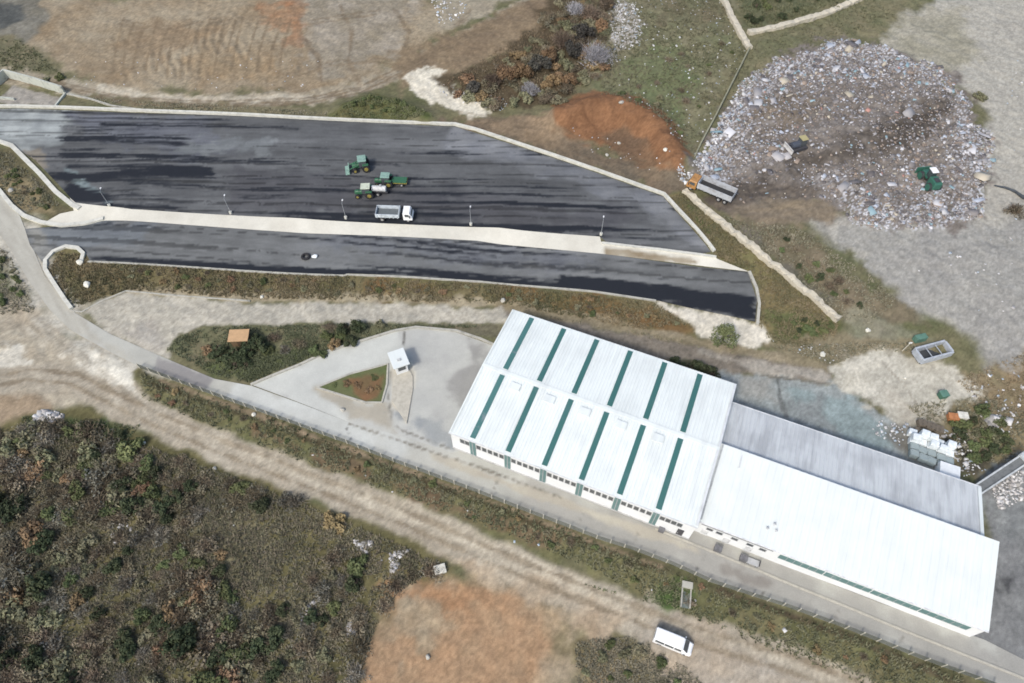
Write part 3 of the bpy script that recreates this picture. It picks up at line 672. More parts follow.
# ------------------------------------------------------------------ halls
TH = R(-22.6)
O0 = unp(449, 431, 6)
uxv = np.array([math.cos(TH), math.sin(TH)]); uyv = np.array([-uxv[1], uxv[0]])
def L2W(u, v): p = np.array(O0) + uxv * u + uyv * v; return p[0], p[1]
def roof_mat(name, col, stain, s=.25, band=None):
    m, t, b = new_mat(name); N = t.nodes.new; L = t.links.new
    tc = N('ShaderNodeTexCoord'); mp = N('ShaderNodeMapping'); mp.inputs['Scale'].default_value = (1.2, .12, 1)
    L(tc.outputs['Object'], mp.inputs[0])
    n1 = N('ShaderNodeTexNoise'); n1.inputs['Scale'].default_value = 1.0; n1.inputs['Detail'].default_value = 6; L(mp.outputs[0], n1.inputs[0])
    n2 = N('ShaderNodeTexNoise'); n2.inputs['Scale'].default_value = s; n2.inputs['Detail'].default_value = 7; L(tc.outputs['Object'], n2.inputs[0])
    ml = N('ShaderNodeMath'); ml.operation = 'MULTIPLY'; L(n1.outputs[0], ml.inputs[0]); L(n2.outputs[0], ml.inputs[1])
    mr = N('ShaderNodeMapRange'); mr.inputs[1].default_value = .14; mr.inputs[2].default_value = .30; L(ml.outputs[0], mr.inputs[0])
    mx = N('ShaderNodeMix'); mx.data_type = 'RGBA'; mx.inputs[6].default_value = (*stain, 1); mx.inputs[7].default_value = (*col, 1)
    L(mr.outputs[0], mx.inputs[0]); L(mx.outputs[2], b.inputs['Base Color'])
    b.inputs['Roughness'].default_value = .55; b.inputs['Specular IOR Level'].default_value = .3
    return m
white_roof = roof_mat('white_sheet_roof', (.68, .72, .69), (.60, .635, .61))
white_roof2 = roof_mat('white_membrane_roof', (.63, .665, .64), (.59, .625, .60), .3)
grey_roof = roof_mat('grey_sheet_roof', (.52, .545, .545), (.38, .395, .40), .22)
white_wall = mat('white_cladding', (.73, .745, .735), .6, var=.06, scale=.4)
teal = mat('green_rooflight', (.045, .135, .122), .4, var=.22, scale=.5, dirt=(.07, .15, .145))
teal_dirty = mat('dirty_rooflight', (.06, .16, .15), .5, var=.3, scale=.35, dirt=(.20, .23, .24))
teal_pale = mat('translucent_panel', (.10, .19, .185), .4, var=.25, scale=.8, dirt=(.20, .27, .27))
glass = mat('dark_glass', (.07, .08, .085), .15, var=.3, scale=2, spec=.6)
frame_g = mat('grey_frame', (.42, .43, .43), .6, var=.1)
flash = mat('flashing', (.62, .64, .64), .5, var=.12, scale=.6)
darkm = mat('dark_steel', (.06, .06, .065), .6, var=.2)

h1 = empty('factory_hall', (*O0, 0), TH, 'large white hall with six green roof strips on each slope', 'building')
LEN, WID, EV, RG = 38.4, 24.9, 5.85, 6.65
mb = MB()
mb.prism([(0.15, -.5), (LEN-.15, -.5), (LEN-.15, EV-.06), (.15, EV-.06)], .15, .40)
mb.prism([(0.15, -.5), (LEN-.15, -.5), (LEN-.15, EV-.06), (.15, EV-.06)], WID-.40, WID-.15)
for x in (.15, LEN-.35):
    mb.add([(x, y, z) for x in (x, x+.2) for y, z in ((.4, -.5), (WID-.4, -.5), (WID-.4, EV-.05), (WID/2, RG-.10), (.4, EV-.05))],
           [(0,1,2,3,4), (9,8,7,6,5), (0,5,6,1), (1,6,7,2), (2,7,8,3), (3,8,9,4), (4,9,5,0)])
wl = mb.build('wall', white_wall, h1)
def ribbed(x0, x1, pts, rib=.05, pitch=.5, th=.07):
    """ribbed sheet following (y,z) points, one connected skin"""
    xs, hs = [], []
    x = x0
    while x < x1 - .01:
        for dx, h in ((0, 0), (pitch*.6, 0), (pitch*.7, rib), (pitch*.9, rib)):
            if x + dx <= x1: xs.append(x + dx); hs.append(h)
        x += pitch
    xs.append(x1); hs.append(0); n = len(xs); V = []; Fc = []
    for y, z in pts: V += [(xx, y, z + h) for xx, h in zip(xs, hs)]
    for y, z in pts: V += [(xx, y, z - th) for xx in xs]
    m = len(pts); B = n * m
    for k in range(m-1):
        for i in range(n-1):
            Fc.append((k*n+i, k*n+i+1, (k+1)*n+i+1, (k+1)*n+i)); Fc.append((B+k*n+i, B+(k+1)*n+i, B+(k+1)*n+i+1, B+k*n+i+1))
    for i in range(n-1):
        Fc.append((i, B+i, B+i+1, i+1)); q = (m-1)*n; Fc.append((q+i, q+i+1, B+q+i+1, B+q+i))
    for k in range(m-1):
        Fc.append((k*n, (k+1)*n, B+(k+1)*n, B+k*n)); q = n-1; Fc.append((k*n+q, B+k*n+q, B+(k+1)*n+q, (k+1)*n+q))
    mb = MB(); mb.add(V, Fc); return mb
rf = ribbed(0, LEN, [(-.05, EV), (WID/2, RG), (WID+.05, EV)], .03).build('roof', white_roof, h1)
def slope_z(v): return EV + (RG - EV) * (v / (WID/2) if v < WID/2 else (WID - v) / (WID/2))
def slab(u0, u1, v0, v1, zf, t0, t1):
    mb = MB(); V = [(u, v, zf(v) + t) for t in (t0, t1) for u, v in ((u0, v0), (u1, v0), (u1, v1), (u0, v1))]
    return mb.add(V, [(3,2,1,0), (4,5,6,7), (0,1,5,4), (1,2,6,5), (2,3,7,6), (3,0,4,7)])
strips = [3.75 + 5.77 * i for i in range(6)]
for i, u in enumerate(strips):
    m_ = teal_dirty if i == 0 else teal
    slab(u-.42, u+.42, .35, WID/2-.62, slope_z, -.02, .085).build('rooflight', m_, h1)
    slab(u-.42, u+.42, WID/2+.62, WID-.45, slope_z, -.02, .085).build('rooflight', m_, h1)
    # panel on the wall below
    p = MB().box(u-.48, u+.48, .05, .16, 0.5, 5.3).build('wall_light_panel', teal_pale, h1)
    MB().box(u-.05, u+.05, .02, .05, 0.5, 5.3).build('mullion', frame_g, p)
slab(.05, LEN-.05, WID/2-.3, WID/2+.3, slope_z, .06, .10).build('ridge_cap', white_roof, h1)
MB().box(0, LEN, -.22, -.06, EV-.2, EV-.04).build('gutter', flash, h1)
slab(LEN-.35, LEN-.05, .1, WID/2-.35, slope_z, .06, .16).build('verge_flashing', flash, h1)
slab(LEN-.35, LEN-.05, WID/2+.35, WID-.1, slope_z, .06, .16).build('verge_flashing', flash, h1)
slab(.05, .3, .1, WID/2-.35, slope_z, .06, .12).build('verge_flashing', white_roof, h1)
slab(.05, .3, WID/2+.35, WID-.1, slope_z, .06, .12).build('verge_flashing', white_roof, h1)
vent_m = mat('vent_metal', (.46, .47, .46), .5, var=.12)
vent = None
for u in [6.4 + 5.77 * i for i in range(5)]:
    v = 10.6; mbv = MB().box(u-.75, u+.75, v-.55, v+.55, slope_z(v)-.1, slope_z(v)+.22)
    vt = mbv.build('roof_vent', vent_m, h1, bevel=.04)
    MB().box(u-.85, u+.85, v-.65, v+.65, slope_z(v)+.222, slope_z(v)+.30).build('vent_cap', white_roof, vt)
# window row on the front
def window(par, u, v, z0, z1, wd, fm=frame_g):
    mbw = MB(); t = .07
    for a in ((u-wd/2, u+wd/2, z0, z0+t), (u-wd/2, u+wd/2, z1-t, z1), (u-wd/2, u-wd/2+t, z0+t, z1-t), (u+wd/2-t, u+wd/2, z0+t, z1-t)):
        mbw.box(a[0], a[1], v-.06, v+.02, a[2], a[3])
    wo = mbw.build('window', fm, par)
    MB().box(u-wd/2+t+.003, u+wd/2-t-.003, v-.02, v+.012, z0+t+.003, z1-t-.003).build('pane', glass, wo)
edges = [.4] + strips + [LEN - 1.2]
for i in range(7):
    a, b = edges[i], edges[i+1]
    if i == 0: us = [2.0, 2.85]
    elif i == 6: us = [strips[5] + 1.0 + .85 * k for k in range(4)]
    else: us = [a + .98 + (b - a - 1.96) * k / 4 for k in range(5)]
    for u in us: window(h1, u, .15, 3.1, 4.5, .80)
d = MB().box(36.25, 37.15, .06, .16, 0, 2.4).build('door', darkm, h1)
MB().box(36.38, 36.48, .02, .06, .95, 1.15).build('handle', frame_g, d)
MB().box(.12, LEN-.12, .02, .15, 0, .35).build('plinth', mat('plinth', (.45,.45,.43), .9), h1)

h2 = empty('storage_hall', (*L2W(38.42, 1.6), 0), TH, 'long white hall with plain roof and green window band low on its front', 'building')
L2, D2, E2, B2 = 38.5, 12.0, 4.5, 6.4
z2 = lambda v: E2 + (B2 - E2) * v / D2
mb = MB(); mb.box(.2, L2-.1, .05, .25, -.5, E2-.08); mb.box(.2, L2-.1, D2-.3, D2-.1, -.5, B2-.12)
for x in (.2, L2-.3): mb.add([(xx, y, z) for xx in (x, x+.2) for y, z in ((.25, -.5), (D2-.3, -.5), (D2-.3, z2(D2-.3)-.09), (.25, z2(.25)-.09))], [(0,1,2,3), (7,6,5,4), (0,4,5,1), (1,5,6,2), (2,6,7,3), (3,7,4,0)])
mb.build('wall', white_wall, h2)
ribbed(0, L2, [(-.1, z2(-.1)), (D2, z2(D2))], .03, 1.05, .09).build('roof', white_roof2, h2)
slab(.15, .38, .2, D2-.2, z2, .003, .16).build('verge_flashing', mat('dull_flashing', (.36,.38,.38), .6), h2)
MB().box(0, L2, -.26, -.104, E2-.20, E2-.03).build('gutter', mat('white_gutter', (.7,.71,.71), .5), h2)
MB().box(.6, 10.8, -.08, .05, 3.55, 3.72).build('cable_tray', mat('tray_grey', (.22,.23,.23), .6), h2)
for k in range(4):
    u0 = 11.9 + k * 6.3; bnd = MB().box(u0, u0+6.12, -.02, .06, 2.0, 3.3).build('window_band', teal_pale, h2)
    for j in range(1, 6): MB().box(u0 + j*1.02-.03, u0 + j*1.02+.03, -.05, -.02, 2.0, 3.3).build('mullion', frame_g, bnd)
for u in (2.0, 3.4, 5.6, 7.8, 9.6): window(h2, u, .05, 2.2, 3.1, 1.0)
for u in (1.6, 4.8, 8.0): 
    d = MB().box(u-.5, u+.5, -.03, .06, 0, 1.9).build('door', mat('white_door', (.6,.61,.6), .5), h2); MB().box(u+.3, u+.36, -.07, -.03, .9, 1.1).build('handle', darkm, d)
for (u, v) in ((9.1, 2.3), (9.9, 3.2), (10.3, 2.4)):
    st = MB().cyl((u, v, z2(v)-.05), (u, v, z2(v)+.35), .12).build('vent_pipe', frame_g, h2); MB().cyl((u, v, z2(v)+.352), (u, v, z2(v)+.42), .2, .12).build('cap', frame_g, st)
st = MB().box(3.2, 3.35, 9.2, 11.4, z2(10)-.1, z2(11)+.06).build('roof_pipe', flash, h2)

an = empty('rear_annex', (*L2W(38.5, 13.75), 0), TH, 'grey roofed low annex behind the plain white hall', 'building')
L3, D3 = 37.1, 8.9
z3 = lambda v: 5.2 + (3.9 - 5.2) * v / D3
mb = MB(); mb.box(.2, L3-.2, D3-.35, D3-.15, -.5, 3.83)
for x in (.2, L3-.4): mb.add([(xx, y, z) for xx in (x, x+.2) for y, z in ((.05, -.5), (D3-.35, -.5), (D3-.35, z3(D3-.35)-.1), (.05, z3(.05)-.1))], [(0,1,2,3), (7,6,5,4), (0,4,5,1), (1,5,6,2), (2,6,7,3), (3,7,4,0)])
mb.build('wall', mat('annex_wall', (.5,.51,.5), .8, var=.15), an)
ribbed(0, L3, [(0.0, 5.2), (D3, 3.9)], .04, .6).build('roof', grey_roof, an)
MB().box(0, L3, D3+.003, D3+.16, 3.75, 3.93).build('gutter', flash, an)
slab(L3-.5, L3-.02, .1, D3-.1, z3, .05, .12).build('verge_flashing', white_roof, an)

# gate booth
gb = empty('gate_booth', (*at(398, 377)[:2], hzb(*at(398, 377)[:2])), R(30), 'small white gate booth with flat roof on the concrete forecourt', 'booth')
P = W([(388,352)])
gcx, gcy = np.mean([unp(*q, 2.9) for q in ((388,352),(403,348.5),(410,366),(394,371))], axis=0)
gb.location = (gcx, gcy, hzb(gcx, gcy)); gb.rotation_euler.z = R(23)
MB().box(-1.0, 1.0, -1.3, 1.4, 0, 2.66).build('wall', white_wall, gb, bevel=.02)
rf_ = MB().box(-1.4, 1.4, -1.75, 1.75, 2.663, 2.9).build('roof', white_roof2, gb, bevel=.03); MB().box(-.35, .25, -.6, -.2, 2.903, 3.1).build('roof_vent', vent_m, rf_)
for a in ((-.7, .7, -1.34, -1.303), ):
    w_ = MB().box(*a, 1.0, 2.2).build('window', frame_g, gb); MB().box(-.62, .62, -1.36, -1.343, 1.08, 2.12).build('pane', glass, w_)
w_ = MB().box(1.003, 1.04, -.7, .6, 1.0, 2.2).build('window', frame_g, gb); MB().box(1.043, 1.06, -.62, .52, 1.08, 2.12).build('pane', glass, w_)
d = MB().box(-1.04, -1.003, -.2, .7, 0, 2.05).build('door', mat('grey_door', (.3,.32,.33), .5), gb); MB().box(-1.08, -1.043, .5, .6, .95, 1.1).build('handle', darkm, d)
# slab in front of booth
mb = MB(); mb.poly([tuple(p) for p in W([(394,375),(409,369),(413,377),(413,390),(407,424),(392,402)])], hzb(gcx, gcy)-.2, hzb(gcx, gcy)+.14)
tag(mb.build('weighbridge', mat('weigh_slab', S(200,193,182), .9, var=.12), bevel=.02), 'raised pale concrete slab in front of the gate booth', 'platform')

# hut
x, y, z = at(238, 341); hx, hy = unp(238.5, 335.5, hzb(x, y) + 2.1)
hut = empty('garden_hut', (hx, hy, hz(hx, hy)), R(3), 'small hut with flat tan roof among dark bushes on the green island', 'hut')
MB().box(-1.45, 1.45, -.9, .9, -.3, 1.95).build('wall', mat('hut_boards', S(120,98,74), .9), hut, bevel=.02)
slab(-1.7, 1.7, -1.2, 1.2, lambda v: 2.05 + .06 * v, -.06, .05).build('roof', mat('tan_roof', S(206,166,126), .85, var=.1), hut)
d = MB().box(-.4, .4, -.94, -.903, 0, 1.75).build('door', mat('hut_door', S(90,72,54), .9), hut); MB().box(.26, .32, -.97, -.943, .9, 1.0).build('handle', darkm, d)

# ------------------------------------------------------------------ street lamps, fence
steel = mat('galvanised_steel', (.30, .32, .33), .45, var=.1)
lamp = empty('street_lamp', (0, 0, 0))
MB().cyl((0, 0, 0), (0, 0, .5), .28, .28, 12).build('base', kerbm, lamp)
MB().cyl((0, 0, .5), (0, 0, 3.9), .06, .045, 8).build('pole', steel, lamp)
MB().cyl((0, 0, 3.87), (0, .7, 4.02), .035, .03, 6).build('arm', steel, lamp)
MB().box(-.11, .11, .62, 1.05, 3.98, 4.08).build('lamp_head', mat('lamp_shell', (.75,.76,.76), .4), lamp, bevel=.03)
LP = [(110,206.5,'street lamp at the dark wet left corner of the asphalt yard'), (231,213.5,'second street lamp from the left on the pale slope edge'), (346,218.5,'street lamp on the slope edge left of the white cab truck'),
      (471,225,'street lamp on the slope edge right of the white cab truck'), (601,235,'street lamp by the step in the pale slope, rightmost')]
for i, (px, py, lb) in enumerate(LP):
    o = lamp if i == 0 else copy_tree(lamp)
    x, y, z = at(px, py); o.location = (x, y, z + .05); o.rotation_euler.z = R(8 - 4*i)
    tag(o, lb, 'street lamp', 'street lamps along the pale slope')

fp = W(FENCE); seg = []
fe = empty('perimeter_fence', (*fp[0], 0), 0, 'long low fence of pale posts and thin wires along the concrete road', 'fence')
d_acc, pts = 0, []
cum = np.concatenate([[0], np.cumsum(np.linalg.norm(np.diff(fp, axis=0), axis=1))])
tt = np.arange(0, cum[-1], cum[-1] / 66)
fpts = np.stack([np.interp(tt, cum, fp[:, 0]), np.interp(tt, cum, fp[:, 1])], 1)
post_me = MB().box(-.065, .065, -.065, .065, -.5, 1.45)
pm = mat('post_concrete', S(214,208,196), .85, var=.12)
post0 = post_me.build('post', pm, fe, bevel=.015)
wire_m = mat('wire', (.07, .08, .055), .5)
for i, p in enumerate(fpts):
    o = post0 if i == 0 else post0.copy()
    if i: COL.objects.link(o); o.parent = fe
    z = hzb(*p); o.location = (p[0]-fp[0][0], p[1]-fp[0][1], z)
    if i < len(fpts) - 1:
        q = fpts[i+1]; zq = hzb(*q)
        mbw = MB(); dx = (q - p); L_ = np.linalg.norm(dx); e_ = dx / L_ * .07
        for k, hh in enumerate((.15, .4, .65, .9, 1.15, 1.38)):
            mbw.cyl((p[0]-fp[0][0]+e_[0], p[1]-fp[0][1]+e_[1], z+hh), (q[0]-fp[0][0]-e_[0], q[1]-fp[0][1]-e_[1], zq+hh), .02, n=4)
        for k in range(1, 16):
            s_ = k / 16; a = p + dx * s_ - fp[0]
            mbw.cyl((a[0], a[1], z + (zq-z)*s_ + .14), (a[0], a[1], z + (zq-z)*s_ + 1.39), .02, n=4)
        if i < 100: mbw.build('wire_panel', wire_m, fe)

# ------------------------------------------------------------------ vehicles
white_paint = mat('white_paint', (.80, .81, .80), .35, var=.05, scale=1.0)
green_paint = mat('green_paint', (.035, .115, .06), .4, var=.25, scale=2.0, dirt=(.05, .12, .07))
pale_green = mat('pale_green_paint', (.22, .34, .28), .4, var=.2, scale=2)
yellow = mat('yellow_paint', (.28, .23, .06), .45, var=.2, scale=2)
orange = mat('orange_paint', (.38, .20, .07), .45, var=.22, scale=2)
body_grey = mat('tipper_steel', (.42, .44, .46), .5, var=.2, scale=1.5, dirt=(.27, .26, .25))
tyre_m = mat('tyre_rubber', (.025, .025, .027), .9, var=.2)
rim_m = mat('rim_steel', (.35, .35, .34), .5)
chas = mat('chassis', (.05, .05, .055), .7)
def wheel(par, x, y, r, w_, rm=None):
    wo = MB().cyl((x, y - w_/2, r), (x, y + w_/2, r), r, n=18).build('wheel', tyre_m, par, bevel=.03)
    s_ = 1 if y > 0 else -1
    MB().cyl((x, y + s_*(w_/2+.003) - s_*.04, r), (x, y + s_*(w_/2+.03), r), r*.55, r*.5, n=12).build('rim', rm or rim_m, wo)
    return wo
def ring(x, hw0, hw1, z0, z1, ch=.12):
    """cross-section at x: narrower at the top, corners cut"""
    zm = z0 + (z1 - z0) * .5
    return [(x, -hw0, z0), (x, hw0, z0), (x, hw0, zm), (x, hw1, z1 - ch), (x, hw1 - ch, z1), (x, -hw1 + ch, z1), (x, -hw1, z1 - ch), (x, -hw0, zm)]
# white van, front towards +x
x, y, z = at(672, 643); vx, vy = x, y
van = empty('van', (vx, vy, hz(vx, vy) + .02), R(-22), 'white minibus driving on the pale dirt road', 'van')
mb = MB(); mb.loft([ring(-2.62, .90, .78, .45, 1.85, .10), ring(-2.5, .97, .84, .35, 1.95), ring(0, .98, .86, .32, 1.98), ring(1.15, .98, .84, .32, 1.95), ring(1.35, .98, .78, .32, 1.86), ring(2.05, .96, .84, .32, 1.12, .08), ring(2.5, .90, .78, .35, 1.0, .10), ring(2.66, .78, .64, .42, .80, .10)])
mb.build('body', white_paint, van, bevel=.02, sm=False)
mb = MB(); mb.add([(1.40, -.70, 1.86), (1.40, .70, 1.86), (2.06, .80, 1.16), (2.06, -.80, 1.16), (1.34, -.70, 1.83), (1.34, .70, 1.83), (2.0, .80, 1.13), (2.0, -.80, 1.13)], [(0,1,2,3), (7,6,5,4), (0,4,5,1), (1,5,6,2), (2,6,7,3), (3,7,4,0)]); mb.build('windscreen', glass, van)
for s_ in (-1, 1):
    for (xa, xb) in ((-2.35, -1.15), (-1.05, .15), (.28, 1.2)):
        V = [(xa, s_*.975, 1.22), (xb, s_*.975, 1.22), (xb, s_*.895, 1.74), (xa, s_*.895, 1.74)]
        V += [(a, b - s_*.06, c) for a, b, c in V]
        MB().add(V, [(0,1,2,3), (7,6,5,4), (0,4,5,1), (1,5,6,2), (2,6,7,3), (3,7,4,0)]).build('side_window', glass, van)
    MB().box(1.35, 1.5, s_*.99 - (.0 if s_ > 0 else .2), s_*.99 + (.2 if s_ > 0 else 0), 1.15, 1.38).build('mirror', white_paint, van, bevel=.02)
    MB().box(2.52, 2.66, s_*.62-.14, s_*.62+.14, .68, .84).build('headlight', mat('lamp_glass', (.7,.72,.74), .15), van)
    for xx in (-1.65, 1.65): wheel(van, xx, s_*.86, .34, .24)
MB().box(2.4, 2.72, -.78, .78, .34, .52).build('bumper', chas, van, bevel=.04)
MB().box(-2.645, -2.60, -.6, .6, 1.15, 1.68).build('rear_window', glass, van)

# tipper truck with white cab, on the yard
x, y, z = at(396, 218); 
def tipper(name, loc, rz, lab, cab_m, L_, wd, cab_l, bodyh, body_m, bz=1.15, cat='truck', load=None, gap=.2):
    t = empty(name, loc, rz, lab, cat)
    MB().box(-L_/2, L_/2-.3, -.45, .45, .55, .85).build('chassis', chas, t)
    c0 = L_/2 - cab_l; hw = wd/2
    MB().loft([ring(c0, hw-.05, hw-.12, .6, 2.35), ring(L_/2-.5, hw-.05, hw-.12, .6, 2.35), ring(L_/2-.12, hw-.05, hw-.15, .6, 1.55, .08), ring(L_/2, hw-.1, hw-.2, .62, 1.2, .08)]).build('cab', cab_m, t, bevel=.03)
    V = [(L_/2-.46, -hw+.25, 2.22), (L_/2-.46, hw-.25, 2.22), (L_/2-.12, hw-.22, 1.6), (L_/2-.12, -hw+.22, 1.6)]; V += [(a-.08, b, c-.06) for a, b, c in V]
    MB().add(V, [(0,1,2,3), (7,6,5,4), (0,4,5,1), (1,5,6,2), (2,6,7,3), (3,7,4,0)]).build('windscreen', glass, t)
    for s_ in (-1, 1):
        MB().box(c0+.35, L_/2-.65, s_*(hw-.06)-.03, s_*(hw-.06)+.03, 1.45, 2.05).build('side_window', glass, t)
        MB().box(L_/2-.55, L_/2-.4, s_*(hw+.12)-.1, s_*(hw+.12)+.1, 1.4, 1.9).build('mirror', chas, t)
        MB().box(L_/2-.05, L_/2+.03, s_*(hw-.4)-.15, s_*(hw-.4)+.15, .75, .93).build('headlight', mat('lamp_glass', (.7,.72,.74), .15), t)
    b0, b1 = -L_/2 - .15, c0 - gap
    bd = empty('tipper_body', (0, 0, 0)); bd.parent = t
    mb = MB().box(b0, b1, -hw, hw, bz, bz+.1)
    mb.build('floor', mat('dark_floor', (.11, .125, .13), .7, var=.3), bd)  # floor mottled and darker than the boards
    for s_ in (-1, 1): MB().box(b0, b1, s_*hw-.05, s_*hw+.05, bz+.103, bz+bodyh).build('side_board', body_m, bd)
    MB().box(b1-.1, b1, -hw+.053, hw-.053, bz+.103, bz+bodyh+.15).build('front_board', body_m, bd)
    MB().box(b0, b0+.08, -hw+.053, hw-.053, bz+.103, bz+bodyh-.1).build('tailgate', body_m, bd)
    mb = MB()
    for s_ in (-1, 1):
        for k in range(6):
            xx = b0 + .3 + (b1 - b0 - .6) * k / 5; mbr = MB().box(xx-.06, xx+.06, s_*(hw+.053)-(.07 if s_ < 0 else 0), s_*(hw+.053)+(.07 if s_ > 0 else 0), bz, bz+bodyh-.05); mbr.build('rib', body_m, bd)
    if load: load(bd, b0, b1, hw, bz, bodyh)
    for xx in ([L_/2-.9, -L_/2+1.0] if L_ < 8 else [L_/2-1.0, -L_/2+1.0, -L_/2+2.3]):
        for s_ in (-1, 1): wheel(t, xx, s_*(hw-.25), .5, .32)
    return t
tipper('tipper_truck', (x, y, z+.05), R(-2.5), 'truck with white cab and open pale grey tipper body on the asphalt', white_paint, 6.9, 2.4, 1.75, .9, mat('pale_tipper', (.52,.57,.60), .5, var=.2, dirt=(.3,.33,.35)), gap=.75)
# rear part of that body stands a little apart from the cab in the photo
x, y, z = at(709, 194)
def bed_shade(bd, b0, b1, hw, bz, bh):
    MB().box(b0+.12, b1-.14, -hw+.08, hw-.08, bz+.103, bz+.16).build('floor_shade', mat('shade_black', (.035,.035,.035), .9), bd)  # near-black sheet over the floor, stands for the shadow inside the body
tipper('dump_truck', (x, y, hz(x, y)+.1), R(147), 'dump truck with orange cab and grey body with shade-dark floor at landfill edge', orange, 9.2, 2.7, 2.0, 1.35, body_grey, 1.2, load=bed_shade)

# landfill compactor
x, y, z = at(928, 183)
c_ = empty('landfill_compactor', (x, y, hz(x, y)+.05), R(97), 'green compactor with white cab roof on the grey landfill waste', 'compactor')
gteal = mat('machine_green', (.035, .12, .085), .45, var=.25, scale=1.5, dirt=(.06, .15, .11))
MB().loft([ring(-3.1, 1.1, 1.0, .9, 2.2), ring(-2.9, 1.25, 1.15, .8, 2.45), ring(-.5, 1.25, 1.15, .8, 2.5), ring(-.3, 1.1, 1.0, .9, 2.3)]).build('engine_hood', gteal, c_, bevel=.04)
g_ = MB().box(-2.5, -1.1, -.7, .7, 2.503, 2.56).build('grille', chas, c_)
MB().loft([ring(.5, .8, .75, .9, 1.7), ring(2.6, .95, .9, .9, 1.75), ring(2.9, .9, .85, .95, 1.6)]).build('front_frame', gteal, c_, bevel=.04)
MB().box(-.25, .55, -.5, .5, .9, 1.5).build('articulation', chas, c_)
c_.scale = (.84, .66, .9)
cb = MB().loft([ring(-.2, .85, .75, 1.6, 3.3), ring(1.2, .85, .75, 1.6, 3.3)]).build('cab', mat('cab_glass', (.05,.07,.07), .2, spec=.6), c_)
MB().box(-.4, 1.4, -.95, .95, 3.303, 3.45).build('cab_roof', white_paint, cb, bevel=.04)
for xx in (-2.0, 1.9):
    for s_ in (-1, 1):
        wo = MB().cyl((xx, s_*1.15, .85), (xx, s_*2.0, .85), .78, n=20).build('drum_wheel', gteal, c_)
        mbk = MB()
        for k in range(20):
            a = 2*math.pi*k/20; mbk.box(-.09, .09, s_*1.55-.4+(.0), s_*1.55+.4, .0, .14, Matrix.Translation((xx, 0, .85)) @ Matrix.Rotation(a, 4, 'Y') @ Matrix.Translation((0, 0, .77)))
        mbk.build('cleats', chas, wo)
bl = MB().prism([(3.5, .1), (3.75, .15), (3.6, .9), (3.7, 1.7), (3.5, 1.7), (3.45, .9)], -2.1, 2.1).build('blade', gteal, c_)
for s_ in (-1, 1): MB().cyl((2.4, s_*.8, 1.2), (3.5, s_*.9, .7), .12).build('push_arm', gteal, c_)

# green tractors and loader on the yard
def tractor(name, loc, rz, lab, paint, cabroof, cat='tractor', bucket=False):
    t = empty(name, loc, rz, lab, cat)
    MB().loft([ring(.5, .42, .36, .75, 1.5, .1), ring(1.9, .40, .32, .75, 1.45, .1), ring(2.1, .34, .28, .8, 1.3, .1)]).build('bonnet', paint, t, bevel=.03)
    MB().box(-1.0, .55, -.5, .5, .55, 1.05).build('gearbox', chas, t)
    cb = MB().loft([ring(-.9, .72, .66, 1.05, 2.35, .1), ring(.6, .72, .66, 1.05, 2.35, .1)]).build('cab', glass, t)
    MB().box(-1.05, .75, -.82, .82, 2.353, 2.47).build('cab_roof', cabroof, cb, bevel=.04)
    for s_ in (-1, 1):
        wheel(t, -.75, s_*.92, .82, .48, yellow); wheel(t, 1.6, s_*.8, .5, .36, yellow)
        MB().box(-1.35, -.1, s_*.92-.28, s_*.92+.28, 1.66, 1.72).build('mudguard', paint, t, bevel=.02)
    MB().cyl((1.2, .3, 1.4), (1.2, .3, 2.1), .05).build('exhaust', chas, t)
    if bucket:
        for s_ in (-1, 1): MB().cyl((.7, s_*.55, 1.5), (2.9, s_*.6, .75), .09, n=8).build('loader_arm', paint, t)
        MB().prism([(2.8, .1), (3.7, .1), (3.72, .18), (3.0, .22), (2.95, .9), (2.8, .95)], -1.1, 1.1).build('bucket', pale_green, t)
    return t
x, y, z = at(363, 169)
tractor('loader_tractor', (x, y, z+.05), R(192), 'green loader tractor farthest left and highest of the machines on the yard', green_paint, pale_green, 'tractor', True).scale = (.95, 1.2, 1.1)
x, y, z = at(386, 184.5)
t2 = tractor('tractor', (x, y, z+.05), R(178), 'green tractor with yellow trailer in the middle of the asphalt yard', green_paint, pale_green)
x, y, z = at(400, 184)
sw = empty('flat_trailer', (x, y, z+.05), R(-3), 'yellowish flat trailer behind the green tractor', 'trailer')
MB().box(-1.6, 1.6, -.85, .85, .75, .9).build('deck', yellow, sw, bevel=.02)
MB().box(-1.55, 1.5, -.8, .8, .903, 1.15).build('load', green_paint, sw, bevel=.05)
for s_ in (-1, 1):
    wheel(sw, .5, s_*.8, .4, .25)
MB().box(-2.4, -1.6, -.06, .06, .6, .7).build('drawbar', chas, sw)
x, y, z = at(366.5, 195.5)
tractor('tractor', (x, y, z+.05), R(184), 'small green tractor with white roof nearest the white cab truck', green_paint, mat('cream_roof', (.50,.54,.42), .5))
x, y, z = at(380, 193.5)
tk = empty('tank_trailer', (x, y, z+.05), R(-3), 'white tank trailer behind the small green tractor', 'trailer')
MB().cyl((-1.4, 0, 1.3), (1.4, 0, 1.3), .6, n=20).build('tank', mat('tank_shell', (.52,.53,.52), .5, var=.15), tk, bevel=.06)
MB().box(-1.9, 1.7, -.5, .5, .55, .7).build('frame', chas, tk)
MB().cyl((.4, 0, 2.0), (.4, 0, 2.2), .25, n=12).build('hatch', rim_m, tk)
for s_ in (-1, 1): wheel(tk, -.2, s_*.75, .45, .3)

